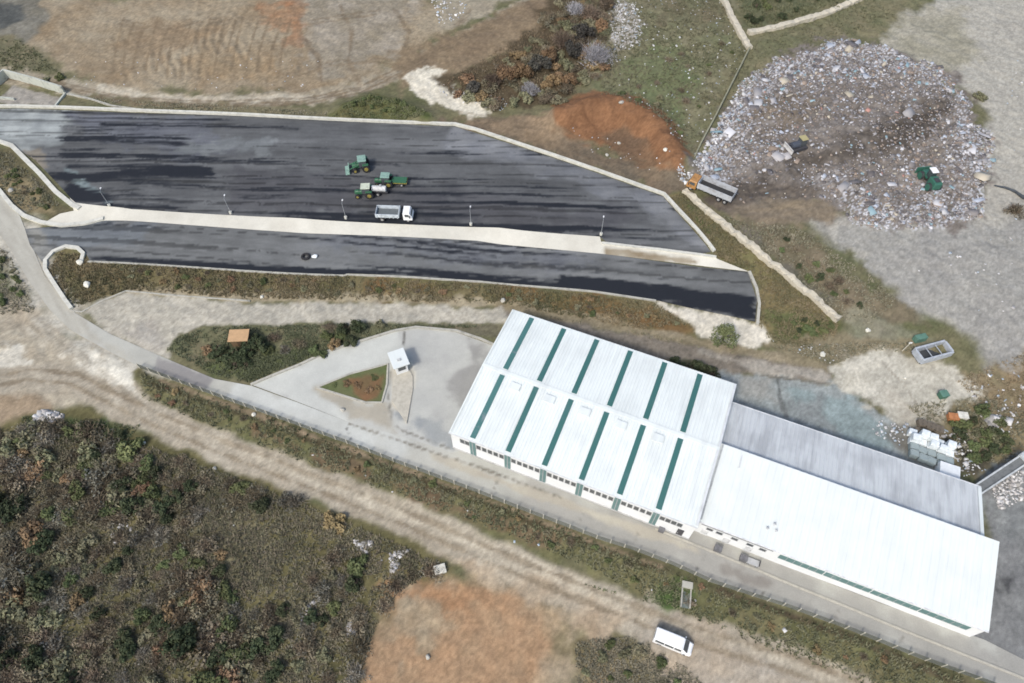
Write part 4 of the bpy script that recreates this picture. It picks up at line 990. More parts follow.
# bulldozer in the waste
x, y, z = at(797, 149)
bd = empty('bulldozer', (x, y, hz(x, y)+.05), R(200), 'small dark bulldozer with pale blade half lost in the waste', 'bulldozer')
dbody = mat('sooty_paint', (.06,.07,.09), .7, var=.3)
MB().loft([ring(0, .6, .5, .7, 1.6), ring(1.7, .55, .45, .7, 1.5)]).build('engine_hood', dbody, bd, bevel=.03)
cb = MB().loft([ring(-1.2, .7, .6, .8, 2.3), ring(0, .7, .6, .8, 2.3)]).build('cab', glass, bd); MB().box(-1.3, .1, -.75, .75, 2.303, 2.4).build('cab_roof', mat('dull_yellow', (.36,.32,.16), .7, var=.3), cb)
for s_ in (-1, 1): MB().prism([(-1.6, .3), (-1.3, .05), (1.5, .05), (1.8, .3), (1.6, .75), (-1.4, .75)], s_*.95-.25, s_*.95+.25).build('track', chas, bd, bevel=.05)
MB().prism([(2.3, .05), (2.5, .1), (2.38, .6), (2.5, 1.1), (2.3, 1.1), (2.22, .6)], -1.5, 1.5).build('blade', mat('worn_blade', (.5,.49,.47), .6), bd)

# ------------------------------------------------------------------ yard objects behind the hall
x, y, z = at(930, 355)
sk = empty('skip_container', (x, y, z+.09), R(16), 'pale grey open container with dark inside on the concrete pad', 'container')
cm = mat('skip_steel', (.40,.43,.46), .5, var=.15)
MB().box(-2.9, 2.9, -1.2, 1.2, .1, .2).build('floor', mat('skip_floor', (.05,.055,.06), .8), sk)
for s_ in (-1, 1):
    MB().box(-2.9, 2.9, s_*1.2-.16, s_*1.2+.16, .203, 1.5).build('side', cm, sk, bevel=.03)
    MB().box(s_*2.9-.16, s_*2.9+.16, -1.035, 1.035, .203, 1.5).build('end', cm, sk, bevel=.03)
for xx in (-1.0, .9): MB().box(xx-.06, xx+.06, -1.03, 1.03, 1.2, 1.3).build('crossbar', cm, sk)
x, y, z = at(921, 347); tag(MB().box(-1.0, 1.0, -.5, .5, 0, 1.2).build('crate', mat('green_crate', (.10,.20,.15), .7), bevel=.03), 'dull green crate behind the open grey container', 'crate')
bpy.data.objects['crate'].location = (x-.2, y+1.2, hz(x, y+1.2)); bpy.data.objects['crate'].rotation_euler.z = R(14)

bale_white = mat('white_wrap', (.74,.78,.78), .4, var=.1, scale=2.5, bump=.3, dirt=(.55,.60,.60))
bale_grey = mat('grey_bale', (.26,.31,.31), .8, var=.3, scale=4, bump=.6, dirt=(.13,.15,.15))
def bale_mesh(mt, name):
    mb = MB().box(-.62, .62, -.55, .55, 0, 1.05); o = mb.build(name, mt, bevel=.12)
    for v in o.data.vertices: v.co += Vector((random.uniform(-.05,.05), random.uniform(-.05,.05), random.uniform(-.04,.04)))
    for k in (-.3, .3): pass
    return o
b0_ = bale_mesh(bale_white, 'bale'); b1_ = bale_mesh(bale_grey, 'bale')
used = {0: False, 1: False}
bx0, by0 = L2W(66.9, 29.6)
cells = []
for i in range(5):
    for j in range(4):
        cells.append((i, j, 0))
        if j >= 2 and (i + j) % 3 != 0: cells.append((i, j, 1))
for i, j, k in cells:
    white = j >= 2 or k == 1
    s_ = 0 if white else 1
    o = (b0_, b1_)[s_] if not used[s_] else (b0_, b1_)[s_].copy()
    if used[s_]: COL.objects.link(o)
    used[s_] = True
    u = 67.3 + i*1.33 + random.uniform(-.1,.1) - .15*j; v = 26.6 + j*1.22 + random.uniform(-.1,.1) - .1*i
    px_, py_ = L2W(u, v); o.location = (px_, py_, hzb(px_, py_) + .06 + k*1.02); o.rotation_euler.z = TH + random.uniform(-.15,.15)
    tag(o, ('white wrapped bale on top of the bale stack behind the annex' if k else 'white wrapped bale at ground level in the bale stack') if white else 'grey unwrapped bale between the white bales and the annex', 'bale', ('white bales, upper layer' if k else 'white bales, lower layer') if white else 'grey bales')
pal = mat('pallet_wood', S(122,112,102), .9, var=.3)
pallet = None
for k in range(6):
    i, j = k % 3, k // 3
    t = empty('pallet_stack', (0, 0, 0))
    if pallet is None:
        mb = MB()
        for q in range(6):
            z0 = q*.16
            for d_ in range(5): mb.box(-.6, .6, -.5+d_*.225, -.5+d_*.225+.15, z0+.1, z0+.13)
            for d_ in (-.55, 0, .47): mb.box(d_, d_+.08, -.5, .5, z0, z0+.097)
        po = mb.build('pallets', pal, t); pallet = po
    else:
        po = pallet.copy(); COL.objects.link(po); po.parent = t
    x, y, z = at(920 + i*8.5 - j*3, 425 + i*3.2 + j*8); t.location = (x, y, z+.09); t.rotation_euler = (0, 0, TH + random.uniform(-.3,.3)); t.scale = (1.05, 1.05, random.uniform(.6, 1.2))
    tag(t, 'weathered grey pallet stack above the white bale stack', 'pallets', 'pallet stacks behind the bales')
x, y = L2W(72.2, 24.9); o = tag(MB().box(-1.45, 1.45, -1.35, 1.35, 0, 1.9).build('storage_box', mat('pale_box', (.72,.75,.75), .5, var=.08), bevel=.05), 'square pale box against the right end of the annex', 'box'); o.location = (x, y, hzb(x, y)+.04); o.rotation_euler.z = TH
for px, py, mt, lb in ((951,419,mat('orange_crate', S(196,130,84), .7, var=.2),'orange crate beside a white crate near the bales'),(960,418,mat('white_crate', S(232,228,220), .7),'white crate beside the orange crate')):
    x, y, z = at(px, py); mb = MB().box(-.75, .75, -.55, .55, 0, .1); o = empty('crate', (x, y, hz(x, y)+.05), R(-8), lb, 'crate')
    MB().box(-.75, .75, -.55, .55, 0, .85).build('box', mt, o, bevel=.03); MB().box(-.80, .80, -.6, .6, .853, .92).build('lid', mt, o, bevel=.02)
x, y, z = at(941, 397); tk = empty('waste_bin', (x, y, hz(x, y)+.09), R(10), 'dull green waste bin at the edge of the concrete pad', 'bin')
MB().loft([ring(-.6,.5,.55,.12,1.1,.05), ring(.6,.5,.55,.12,1.1,.05)]).build('tub', mat('bin_green', (.06,.15,.10), .6), tk); MB().box(-.68, .68, -.62, .62, 1.103, 1.2).build('lid', mat('bin_lid', (.10,.2,.15), .6), tk, bevel=.04)
# conveyor ramp
ca, cbp = np.array(L2W(76.2, 23.4)), np.array(L2W(82.5, 31.3))
dv = cbp - ca; LN = np.linalg.norm(dv); cv = empty('conveyor', (*ca, hzb(*ca)), math.atan2(dv[1], dv[0]), 'pale inclined conveyor at the right corner of the annex', 'conveyor')
cvm = mat('conveyor_steel', (.45,.48,.48), .5, var=.2)
sl = lambda v: .6 + 0 * v
Mx = Matrix.Rotation(-math.atan2(1.6, LN), 4, 'Y')
MB().box(0, LN, -.55, .55, .9, 1.02, Mx).build('belt', mat('belt', (.14,.15,.15), .8), cv)
for s_ in (-1, 1):
    MB().box(0, LN, s_*.68-.12, s_*.68+.12, .8, 1.3, Mx).build('side_rail', cvm, cv)
    for xx, hh in ((1.0, 1.0), (LN-1.2, 2.2)): MB().box(xx-.08, xx+.08, s_*.68-.08, s_*.68+.08, -.2, hh).build('leg', cvm, cv)
MB().box(LN-.9, LN+.5, -.9, .9, 2.7, 3.2).build('hopper', cvm, cv, bevel=.04)

# bins and things by the hall front
for px, py, lb, sz in ((717,550,'dark low bin on the pavement left of the second dark bin',(.5,.4,.8)),(742.5,559.5,'second dark low bin on the pavement before the plain hall',(.5,.4,.8)),(661,530.5,'small dark box on the pavement by the hall corner',(.4,.4,.7))):
    x, y, z = at(px, py); o = empty('bin', (x, y, z+.05), TH, lb, 'bin')
    MB().box(-sz[0], sz[0], -sz[1], sz[1], 0, sz[2]).build('tub', mat('bin_grey', (.13,.13,.135), .6), o, bevel=.05); MB().box(-sz[0]-.04, sz[0]+.04, -sz[1]-.04, sz[1]+.04, sz[2]+.003, sz[2]+.08).build('lid', mat('bin_lid_grey', (.16,.16,.165), .6), o)
x, y, z = at(752, 563); o = empty('handcart', (x, y, z+.05), TH, 'grey metal cart on the pavement right of the dark bins', 'cart')
MB().box(-.9, .9, -.45, .45, .4, .5).build('deck', frame_g, o); MB().box(.85, .9, -.45, .45, .503, 1.1).build('handle', darkm, o)
for xx in (-.6, .6):
    for s_ in (-1, 1): wheel(o, xx, s_*.4, .2, .1)

# drain headwall near the fence
x, y, z = at(686, 596); dr = empty('drain_chute', (x, y, hz(x, y)), R(-12), 'small concrete drain chute in the verge between fence and van', 'drain')
MB().box(-.75, .75, 1.0, 1.9, -.5, .75).build('headwall', kerb_grey, dr, bevel=.03)
for s_ in (-1, 1): MB().box(s_*.6-.1, s_*.6+.1, -1.6, .997, -.5, .42).build('side_wall', kerb_grey, dr, bevel=.02)
MB().box(-.497, .497, -1.6, .997, -.5, .12).build('channel', mat('wet_channel', S(120,130,128), .7), dr)

# loose blocks, rocks and debris
rock_mats = [mat('white_rock', S(232,228,220), .9, var=.15, scale=2, bump=.4), mat('grey_rock', S(190,186,180), .9, var=.2, scale=2, bump=.4)]
def rock_mesh(name, mt, seed):
    bm = bmesh.new(); bmesh.ops.create_icosphere(bm, subdivisions=2, radius=.5); r_ = random.Random(seed)
    offs = [Vector((r_.uniform(-1,1), r_.uniform(-1,1), r_.uniform(-1,1))).normalized() for _ in range(9)]
    for v in bm.verts:
        for d_ in offs:
            k = v.co.dot(d_)
            if k > .36: v.co -= d_ * (k - .36) * .9
        v.co.z *= .75
    me = bpy.data.meshes.new(name); bm.to_mesh(me); bm.free(); me.materials.append(mt); return me
rmesh = [rock_mesh('rock', rock_mats[k % 2], k) for k in range(4)]
ROCKS = [(80.5,263,1.4,'white rock inside the hook shaped kerb'),(88,285,1.5,'white rock on the brown bank below the hooked kerb'),(262,297,.9,'white rock on the bank edge above the pale lane'),(11,190,1.2,'white rock in the weedy island by the left kerb'),
 (503,301,1.1,'pale rock above the back corner of the striped hall'),(343,410,1.0,'pale lump beside the ramp road'),(822,355,1.3,'white rock between the concrete pad and green triangle'),(254,415,.9,'white rock in the verge under the fence'),
 (144,443,.7,'white stone in the scrub just below the dirt road'),(134,461,.8,'lone white stone deep in the upper scrub'),(215,469,.8,'white stone at the scrub edge right of others'),(620,112,1.1,'pale rock on top of the orange earth pile'),
 (619,143,.9,'small pale rock in the hollow of the orange pile'),(663,160,1.0,'white rock at the foot of the orange pile'),(428,657,.8,'small pale stone left in the orange clearing'),(607,155,.8,'pale stone in the dirt under the orange pile'),(868,330,1.0,'pale rock above the grey container'),(905,378,.6,'small stone on the concrete pad')]
for px, py, r_, lb in ROCKS:
    o = bpy.data.objects.new('rock', random.choice(rmesh)); COL.objects.link(o); x, y, z = at(px, py)
    o.location = (x, y, hz(x, y) + .12*r_); o.scale = (r_*random.uniform(.9,1.2), r_*random.uniform(.8,1.1), r_); o.rotation_euler.z = random.uniform(0, 6); tag(o, lb, 'rock')
x, y, z = at(440, 570); o = tag(MB().box(-.85, .85, -.65, .65, -.2, .8).build('concrete_block', rock_mats[0], bevel=.08), 'pale concrete block where scrub, dirt road and orange clearing meet', 'block'); o.location = (x, y, hz(x, y)); o.rotation_euler = (.1, .05, .3)
x, y, z = at(312, 257.5); sb = tag(rock_mesh and bpy.data.objects.new('white_sack', rock_mesh('white_sack', bale_white, 99)), 'white sack lying alone on the lower asphalt road', 'sack'); COL.objects.link(sb); sb.location = (x+.6, y, z+.35); sb.scale = (1.3, .9, 1)
x, y, z = at(306, 257.5); o = empty('tyre_stack', (x, y, z+.05), 0, 'dark old tyre beside the white sack on the lower road', 'tyre')
mb = MB(); n = 16
rings = []
for i in range(n + 1):
    a = 2*math.pi*i/n
    rings.append([((.42 + .17*math.cos(b))*math.cos(a), (.42 + .17*math.cos(b))*math.sin(a), .17 + .17*math.sin(b)) for b in [2*math.pi*k/8 for k in range(8)]])
mb.loft(rings); mb.build('tyre', tyre_m, o).scale = (1.5, 1.5, 1.4)
# dark pipe on the plain
pl = [at(994,186.5), at(1004,189), (at(1014,193)), at(1022,198), at(1040,206)]
mb = MB()
rg = []
for i, p in enumerate(pl):
    r_ = .12 + .09*i; rg.append([(p[0] + .0, p[1] + r_*math.cos(a), hz(p[0], p[1]) + .15 + r_*.6 + r_*math.sin(a)) for a in [2*math.pi*k/8 for k in range(8)]])
mb.loft(rg); tag(mb.build('drain_pipe', mat('black_pipe', (.05,.06,.07), .6)), 'dark pipe lying on the gravel plain at the right edge', 'pipe')
x, y, z = at(902, 351); o = empty('marker_post', (x, y, hz(x, y)), 0, 'thin pale post left behind the open container', 'post')
MB().cyl((0,0,-.2), (.3,.0,2.6), .07, n=8).build('pole', pm, o); MB().box(.05, .55, -.04, .04, 2.3, 2.6).build('plate', white_paint, o)

# ------------------------------------------------------------------ vegetation
def leaf_cloud(centers, radii, n, size, colA, colB, flat=.8, up=.3):
    """small leaf quads spread through ellipsoid clumps"""
    V = []; C = []
    cs = np.array(centers); rs = np.array(radii); wts = rs[:, 0] * rs[:, 1] * rs[:, 2]; wts = wts ** .8 / (wts ** .8).sum()
    k = rng.choice(len(cs), n, p=wts); d = rng.normal(size=(n, 3)); d /= np.linalg.norm(d, axis=1)[:, None]
    rad = rng.uniform(.25, 1, n) ** .5
    P = cs[k] + d * rs[k] * rad[:, None]
    nr = d + rng.normal(size=(n, 3)) * .7; nr[:, 2] += up; nr /= np.linalg.norm(nr, axis=1)[:, None]
    t = np.cross(nr, rng.normal(size=(n, 3))); t /= np.linalg.norm(t, axis=1)[:, None] + 1e-9; b = np.cross(nr, t)
    s = size * rng.uniform(.6, 1.4, n)[:, None]
    quad = np.stack([P - t*s, P - b*s*.55, P + t*s, P + b*s*.55], 1).reshape(-1, 3)
    clump = rng.uniform(0, 1, len(cs))[k]; f = np.clip(.55*clump + .45*rng.uniform(0, 1, n), 0, 1)[:, None]
    c = np.array(colA)*(1-f) + np.array(colB)*f; c = np.repeat(c, 4, 0)
    return quad, np.arange(n*4).reshape(-1, 4), c
def twig_cloud(n, R_, H_, colA, colB, wd=.03):
    base = rng.normal(size=(n, 2)) * R_ * .25; az = rng.uniform(0, 2*math.pi, n); el_ = rng.uniform(.35, 1.4, n); L_ = rng.uniform(.4, 1, n)
    start = np.stack([base[:, 0], base[:, 1], rng.uniform(0, .35, n)*H_], 1)
    dr_ = np.stack([np.cos(az)*np.cos(el_)*R_, np.sin(az)*np.cos(el_)*R_, np.sin(el_)*H_*.75], 1)*L_[:, None]
    end = start + dr_; side = np.cross(dr_, rng.normal(size=(n, 3))); side /= np.linalg.norm(side, axis=1)[:, None]; side *= wd
    mid = start + dr_*.55 + rng.normal(size=(n, 3))*.08
    V = np.stack([start - side, start + side, mid + side*.8, end, mid - side*.8], 1)
    q = np.stack([V[:, 0], V[:, 1], V[:, 2], V[:, 4]], 1).reshape(-1, 3); e2 = np.stack([V[:, 4], V[:, 2], V[:, 3], V[:, 3] - side*.3], 1).reshape(-1, 3)
    VV = np.concatenate([q, e2]); f = rng.uniform(0, 1, n)[:, None]; c = np.array(colA)*(1-f) + np.array(colB)*f; c = np.repeat(c, 4, 0)
    return VV, np.arange(len(VV)).reshape(-1, 4), np.concatenate([c, c])
leafm = attr_mat('leaves', .75, .2, .28, .02, .84, 1.95)
twigm = attr_mat('twigs', .9, .1, .3, .015, .8, 1.7)
barkm = mat('bark', (.10, .085, .07), .9, var=.3, scale=4)
def clumps(R_, H_, n, seed):
    r_ = random.Random(seed); c = []; rr = []
    for i in range(n):
        a = r_.uniform(0, 6.283); q = R_ * math.sqrt(r_.uniform(0, .75)); h = H_ * r_.uniform(.25, .8) * (1 - .35*q/R_)
        c.append((q*math.cos(a), q*math.sin(a), h)); k = r_.uniform(.26, .48)
        rr.append((R_*k, R_*k, H_*k*.62))
    return c, rr
PROTO = {}
def veg(kind, fn, variants=3):
    PROTO[kind] = [fn(i) for i in range(variants)]
def mk_leaf(kind, R_, H_, n, size, cA, cB, nc):
    def fn(i):
        c, rr = clumps(R_, H_, nc, hash(kind) % 1000 + i if False else len(kind)*31 + i)
        v, f, col = leaf_cloud(c, rr, n, size, cA, cB)
        tv, tf, tcol = twig_cloud(60, R_*.8, H_*.9, S(96,84,70), S(70,60,50), .035)
        o = mesh_np(kind, np.concatenate([v, tv]), np.concatenate([f, tf + len(v)]), leafm, col=np.concatenate([col, tcol]))
        me = o.data; bpy.data.objects.remove(o); return me
    return fn
def mk_twig(kind, R_, H_, n, cA, cB, leaf=None, wd=.03):
    def fn(i):
        v, f, col = twig_cloud(n, R_, H_, cA, cB, wd)
        if leaf:
            c, rr = clumps(R_, H_, 9, len(kind)*13 + i); lv, lf, lc = leaf_cloud(c, rr, leaf[0], leaf[1], leaf[2], leaf[3])
            f = np.concatenate([f, lf + len(v)]); v = np.concatenate([v, lv]); col = np.concatenate([col, lc])
        o = mesh_np(kind, v, f, twigm, col=col); me = o.data; bpy.data.objects.remove(o); return me
    return fn
veg('green_bush', mk_leaf('green_bush', 1.0, 1.3, 900, .13, (.034,.046,.013), (.075,.088,.030), 11))
veg('dark_bush', mk_leaf('dark_bush', 1.0, 1.7, 1000, .12, (.014,.020,.008), (.036,.045,.018), 11))
veg('olive_bush', mk_leaf('olive_bush', 1.0, 1.1, 700, .13, (.060,.062,.030), (.13,.12,.065), 11))
veg('rust_bush', mk_leaf('rust_bush', 1.0, 1.2, 700, .13, (.075,.046,.018), (.16,.105,.045), 11))
veg('bare_bush', mk_twig('bare_bush', 1.25, 1.3, 340, S(120,106,82), S(84,72,56), (160, .10, (.07,.068,.045), (.13,.12,.085)), .022))
veg('grey_bush', mk_twig('grey_bush', 1.25, 1.3, 320, S(126,118,102), S(88,82,70), (200, .10, (.08,.078,.06), (.13,.125,.10)), .022))
veg('brown_bush', mk_twig('brown_bush', 1.2, 1.3, 260, S(120,104,82), S(86,74,60), (320, .11, (.065,.058,.034), (.14,.115,.07)), .022))
VB = 1.45
def plant(kind, x, y, s, lab, cat, grp=None, sz=None, name=None, sink=.12):
    o = bpy.data.objects.new(name or kind, random.choice(PROTO[kind])); COL.objects.link(o)
    o.location = (x, y, hz(x, y) - sink*s); o.scale = (s*random.uniform(.85,1.15), s*random.uniform(.85,1.15), s*(sz or random.uniform(.8,1.1))); o.rotation_euler = (0, 0, random.uniform(0, 6.28))
    return tag(o, lab, cat, grp)
def pl_px(kind, px, py, s, lab, grp=None, sz=None, cat='bush', name=None):
    x, y, z = at(px, py); return plant(kind, x, y, s, lab, cat, grp, sz, name)
def scatter(poly_px, n, sep):
    P = W(poly_px); lo, hi = P.min(0), P.max(0); out = []; tries = 0
    while len(out) < n and tries < n*40:
        tries += 1; q = (random.uniform(lo[0], hi[0]), random.uniform(lo[1], hi[1]))
        if sdf_poly(np.array([q[0]]), np.array([q[1]]), P)[0] < .3: continue
        if any((q[0]-a)**2 + (q[1]-b)**2 < sep*sep for a, b in out): continue
        out.append(q)
    return out
# scrub, lower left
SCRUB = [(-10,432),(60,420),(130,440),(220,472),(300,502),(400,545),(450,568),(400,590),(375,630),(358,690),(-10,690)]
kinds = ['bare_bush']*6 + ['grey_bush']*4 + ['brown_bush']*9 + ['green_bush']*2 + ['olive_bush']*7 + ['dark_bush']*3 + ['rust_bush']
LB = {'bare_bush':'bare dark brown bush in the scrub below the dirt road','grey_bush':'greyish leafless bush in the scrub below the dirt road','brown_bush':'brown half leafless bush in the scrub below the dirt road','green_bush':'green leafy bush in the scrub below the dirt road','olive_bush':'olive dry bush in the scrub below the dirt road','dark_bush':'dark green bush in the scrub below the dirt road','rust_bush':'rust coloured bush in the scrub below the dirt road'}
dens = lambda x, y: fbm(np.array([x]), np.array([y]), 9, 555, 3)[0]
open_w = [W(p) for p in ([(190,480),(300,520),(330,570),(280,600),(230,560)], [(330,600),(385,580),(380,640),(340,683),(310,660)], [(300,505),(420,545),(440,570),(380,580),(330,540)])]
for x, y in scatter(SCRUB, 330, 1.25):
    k = random.choice(kinds); q = dens(x, y)
    if random.random() < .62 and any(sdf_poly(np.array([x]), np.array([y]), P_)[0] > 0 for P_ in open_w): continue
    if q < .3 and random.random() < .4: continue
    plant(k, x, y, random.uniform(.9, 1.7)*(.6 + .9*q), LB[k], 'bush', k.replace('_', ' ') + 'es of the lower scrub')
pl_px('rust_bush', 38, 470, 1.9, 'large orange brown bush at the upper left of the scrub'); pl_px('olive_bush', 46, 458, 1.8, 'large yellowish bush behind the orange brown one')
for px, py, s in ((70,432,1.1),(84,430,1.2),(96,432,1.0),(106,438,1.1),(118,444,.9)): pl_px('green_bush', px, py, s, 'green bush along the upper edge of the scrub by the debris', 'green bushes by the debris')
# scrub by the van
for x, y in scatter([(580,650),(615,636),(645,645),(690,672),(700,690),(580,690)], 10, 1.6): 
    k = random.choice(['olive_bush','brown_bush','green_bush']); plant(k, x, y, random.uniform(.5,.95), {'olive_bush':'olive','brown_bush':'brown','green_bush':'green'}[k] + ' low bush in the patch beside the van', 'bush', k.replace('_',' ') + 'es beside the van')
# upper scrub belt: trees and bushes
def tree(px, py, h, r_, kind, lab, name='tree', cA=None, cB=None, n=1600, leaf=.16, grp=None):
    x, y, z = at(px, py); t = empty(name, (x, y, hz(x, y)-.1), random.uniform(0, 6), lab, 'tree', grp)
    mb = MB(); mb.cyl((0,0,0), (.1,.05,h*.55), .16, .09, 8)
    for k in range(6):
        a = k*1.05 + random.uniform(-.3,.3); z0 = h*random.uniform(.25,.5); mb.cyl((.05,.03,z0), (r_*.75*math.cos(a), r_*.75*math.sin(a), h*random.uniform(.6,.9)), .06, .02, 6)
    mb.build('trunk', barkm, t)
    c, rr = clumps(r_, h*1.05, 15, int(px)); c = [(a, b, max(e, h*.3)) for a, b, e in c]
    if kind == 'leaf': v, f, col = leaf_cloud(c, rr, n, leaf, cA, cB); m_ = leafm
    else:
        v, f, col = twig_cloud(700, r_, h*1.2, cA, cB, .035); lv, lf, lc = leaf_cloud(c, rr, n//3, leaf*.8, cA, cB); f = np.concatenate([f, lf+len(v)]); v = np.concatenate([v, lv]); col = np.concatenate([col, lc]); m_ = twigm
    mesh_np('crown', v, f, m_, t, col=col); return t
rust = ((.055,.032,.014), (.135,.080,.034)); brown = ((.05,.038,.025), (.13,.095,.062)); dark = ((.018,.018,.016), (.055,.05,.04)); greyp = ((.10,.10,.11), (.21,.205,.21)); grn = ((.035,.06,.022), (.10,.14,.055))
UP = [(474,89,2.2,1.6,dark,'dark low tree at the left end of the upper scrub belt'),(492,84,2.4,1.8,brown,'brown tree left in the upper scrub belt beside the white stone'),(507,76,3.0,2.2,rust,'rust brown tree with pale tips in the middle of the upper belt'),
 (522,76,3.2,2.0,rust,'rust tree right of the pale tipped tree'),(540,70,4.0,2.2,dark,'dark tree in the middle of the upper belt'),(550,60,3.6,1.8,rust,'orange brown tree in front of the dark middle tree'),(552,84,2.6,2.0,rust,'low orange tree above the orange earth pile'),(566,82,2.4,2.0,rust,'second low orange tree above the orange earth pile'),
 (562,46,3.8,2.2,brown,'brown tree on the upper belt below the top trees'),(574,56,4.2,2.0,dark,'dark tree just left of the big grey tree'),(582,38,4.0,2.2,dark,'dark tree above the big grey tree'),(596,62,4.2,3.6,greyp,'big pale grey leafless tree in the upper belt'),
 (600,30,3.2,1.4,rust,'bright orange tree above the big grey tree'),(590,18,3.2,2.2,brown,'brown tree near the top edge of the photo'),(606,8,3.0,2.0,brown,'brown tree at the top edge beside white litter'),(575,14,2.6,2.0,greyp,'grey bare tree at the top edge'),(530,92,1.8,1.8,greyp,'low grey bare tree above the dirt strip'),(547,102,1.6,1.8,brown,'low brown tree left of the orange pile')]
for px, py, h, r_, (a, b), lab in UP: tree(px, py, h, r_*1.2, 'leaf' if a in (rust[0], dark[0]) else 'twig', lab, 'tree', a, b, 2000, .2)
for x, y in scatter([(440,92),(480,72),(530,40),(560,0),(610,-5),(608,70),(560,108),(500,110)], 90, 1.5):
    k = random.choice(['brown_bush','rust_bush','bare_bush','olive_bush']); plant(k, x, y, random.uniform(1.0, 1.9), {'brown_bush':'brown','rust_bush':'rust coloured','bare_bush':'bare','olive_bush':'olive'}[k] + ' bush under the trees of the upper belt', 'bush', k.replace('_',' ') + 'es of the upper belt')
# green mound
for x, y in scatter([(345,112),(372,100),(400,106),(422,117)], 14, 1.4): plant('green_bush', x, y, random.uniform(.6,1.0), 'green bush on the mound above the asphalt yard', 'bush', 'bushes on the green mound')
# single tree and hedge behind the hall
tree(722, 342, 4.8, 2.3, 'leaf', 'light green tree beside the white slope below the lower road', 'tree', (.05,.066,.020), (.125,.14,.052), 1800, .17)
for px, py, s, lab in ((676,366,1.3,'dark bush behind the hall, leftmost of three'),(692,370,1.6,'dark bush behind the hall, middle of three'),(708,376,1.7,'dark bush behind the hall, rightmost of three')): pl_px('dark_bush', px, py, s, lab)
# island
ISL = [(326,337,1.1,'green_bush'),(345,331,1.4,'dark_bush'),(359,329,1.4,'dark_bush'),(351,343,1.3,'dark_bush'),(335,346,1.3,'rust_bush'),(322,355,1.2,'green_bush'),(380,325,1.0,'olive_bush'),(314,350,.9,'green_bush'),(341,338,1.0,'green_bush'),
 (219,354,1.4,'dark_bush'),(235,359,1.6,'dark_bush'),(250,350,1.5,'dark_bush'),(260,347,1.6,'dark_bush'),(234,366,1.4,'dark_bush'),(245,365,1.2,'dark_bush'),(259,343,1.2,'dark_bush'),(209,352,1.2,'rust_bush'),(243,357,1.6,'dark_bush'),(268,352,1.1,'green_bush'),(330,328,.9,'brown_bush'),(300,345,1.0,'brown_bush'),(285,350,1.0,'grey_bush'),(275,338,1.0,'brown_bush')]
LI = {'green_bush':'green','dark_bush':'dark evergreen','rust_bush':'rust coloured','olive_bush':'pale olive','brown_bush':'brown','grey_bush':'grey bare'}
for px, py, s, k in ISL:
    w_ = 'near the hut' if px < 280 else 'on the right half'
    pl_px(k, px, py, s, LI[k] + ' bush on the green island ' + w_, 'island bushes: ' + LI[k] + ' ' + w_)
for px, py, s, k in ((347,384,.8,'rust_bush'),(358,386,.9,'rust_bush'),(368,390,.9,'rust_bush'),(374,378,.7,'green_bush'),(335,386,.6,'green_bush'),(378,388,.7,'rust_bush')): pl_px(k, px, py, s, LI[k] + ' bush in the triangular bed', 'bed bushes: ' + LI[k], .7)
# banks
def bushes(poly, n, sep, ks, where, lo=.45, hi=.95):
    for x, y in scatter(poly, n, sep):
        k = random.choice(ks); nm = {**LI, 'bare_bush':'bare brown'}[k]; plant(k, x, y, random.uniform(lo, hi), nm + ' bush ' + where, 'bush', nm + ' bushes ' + where)
bushes([(90,266),(345,280),(500,287),(650,305),(690,330),(640,326),(500,300),(300,296),(130,288)], 60, 1.3, ['olive_bush','olive_bush','green_bush','brown_bush','rust_bush'], 'on the bank below the lower asphalt road', .35, .8)
bushes([(160,380),(400,468),(600,545),(720,592),(900,660),(860,672),(700,612),(560,555),(400,490),(260,437),(150,400)], 70, 1.6, ['olive_bush','green_bush','brown_bush','olive_bush','rust_bush'], 'in the verge between fence and dirt road', .3, .7)
bushes([(725,222),(760,240),(835,305),(870,315),(840,275),(790,240)], 16, 1.6, ['green_bush','dark_bush','brown_bush'], 'right of the long rubble wall', .5, 1.0)
bushes([(770,318),(834,318),(836,336),(800,346)], 10, 1.3, ['green_bush','dark_bush'], 'in the corner below the rubble wall', .5, .9)
bushes([(950,425),(985,405),(1015,430),(1010,452),(970,462)], 20, 1.2, ['green_bush','dark_bush','olive_bush','dark_bush'], 'between the bales and conveyor', .7, 1.3)
bushes([(2,156),(20,172),(58,206),(40,212),(4,182)], 14, 1.3, ['olive_bush','brown_bush','green_bush'], 'on the weedy left island', .4, .8)
bushes([(-5,250),(8,256),(28,290),(32,305),(-5,305)], 10, 1.4, ['olive_bush','green_bush'], 'left of the concrete road', .5, .9)
bushes([(610,95),(690,40),(725,20),(740,50),(692,150),(650,120)], 22, 3, ['olive_bush','green_bush','bare_bush'], 'in the green field by the landfill', .5, 1.0)
bushes([(742,0),(760,0),(850,-8),(770,24),(748,28)], 12, 2.4, ['green_bush','dark_bush'], 'beyond the slanting stone wall', .7, 1.2)
pl_px('brown_bush', 1014, 212, 1.5, 'brown bush under the dark pipe at the right edge'); pl_px('olive_bush', 835, 8, 1.4, 'olive bush right of the slanting stone wall'); pl_px('olive_bush', 978, 98, 1.3, 'olive bush at the right rim of the landfill')
pl_px('green_bush', 60, 78, 1.1, 'green bush above the concrete pit'); pl_px('olive_bush', 46, 80, 1.0, 'yellowish bush on the wall of the concrete pit')

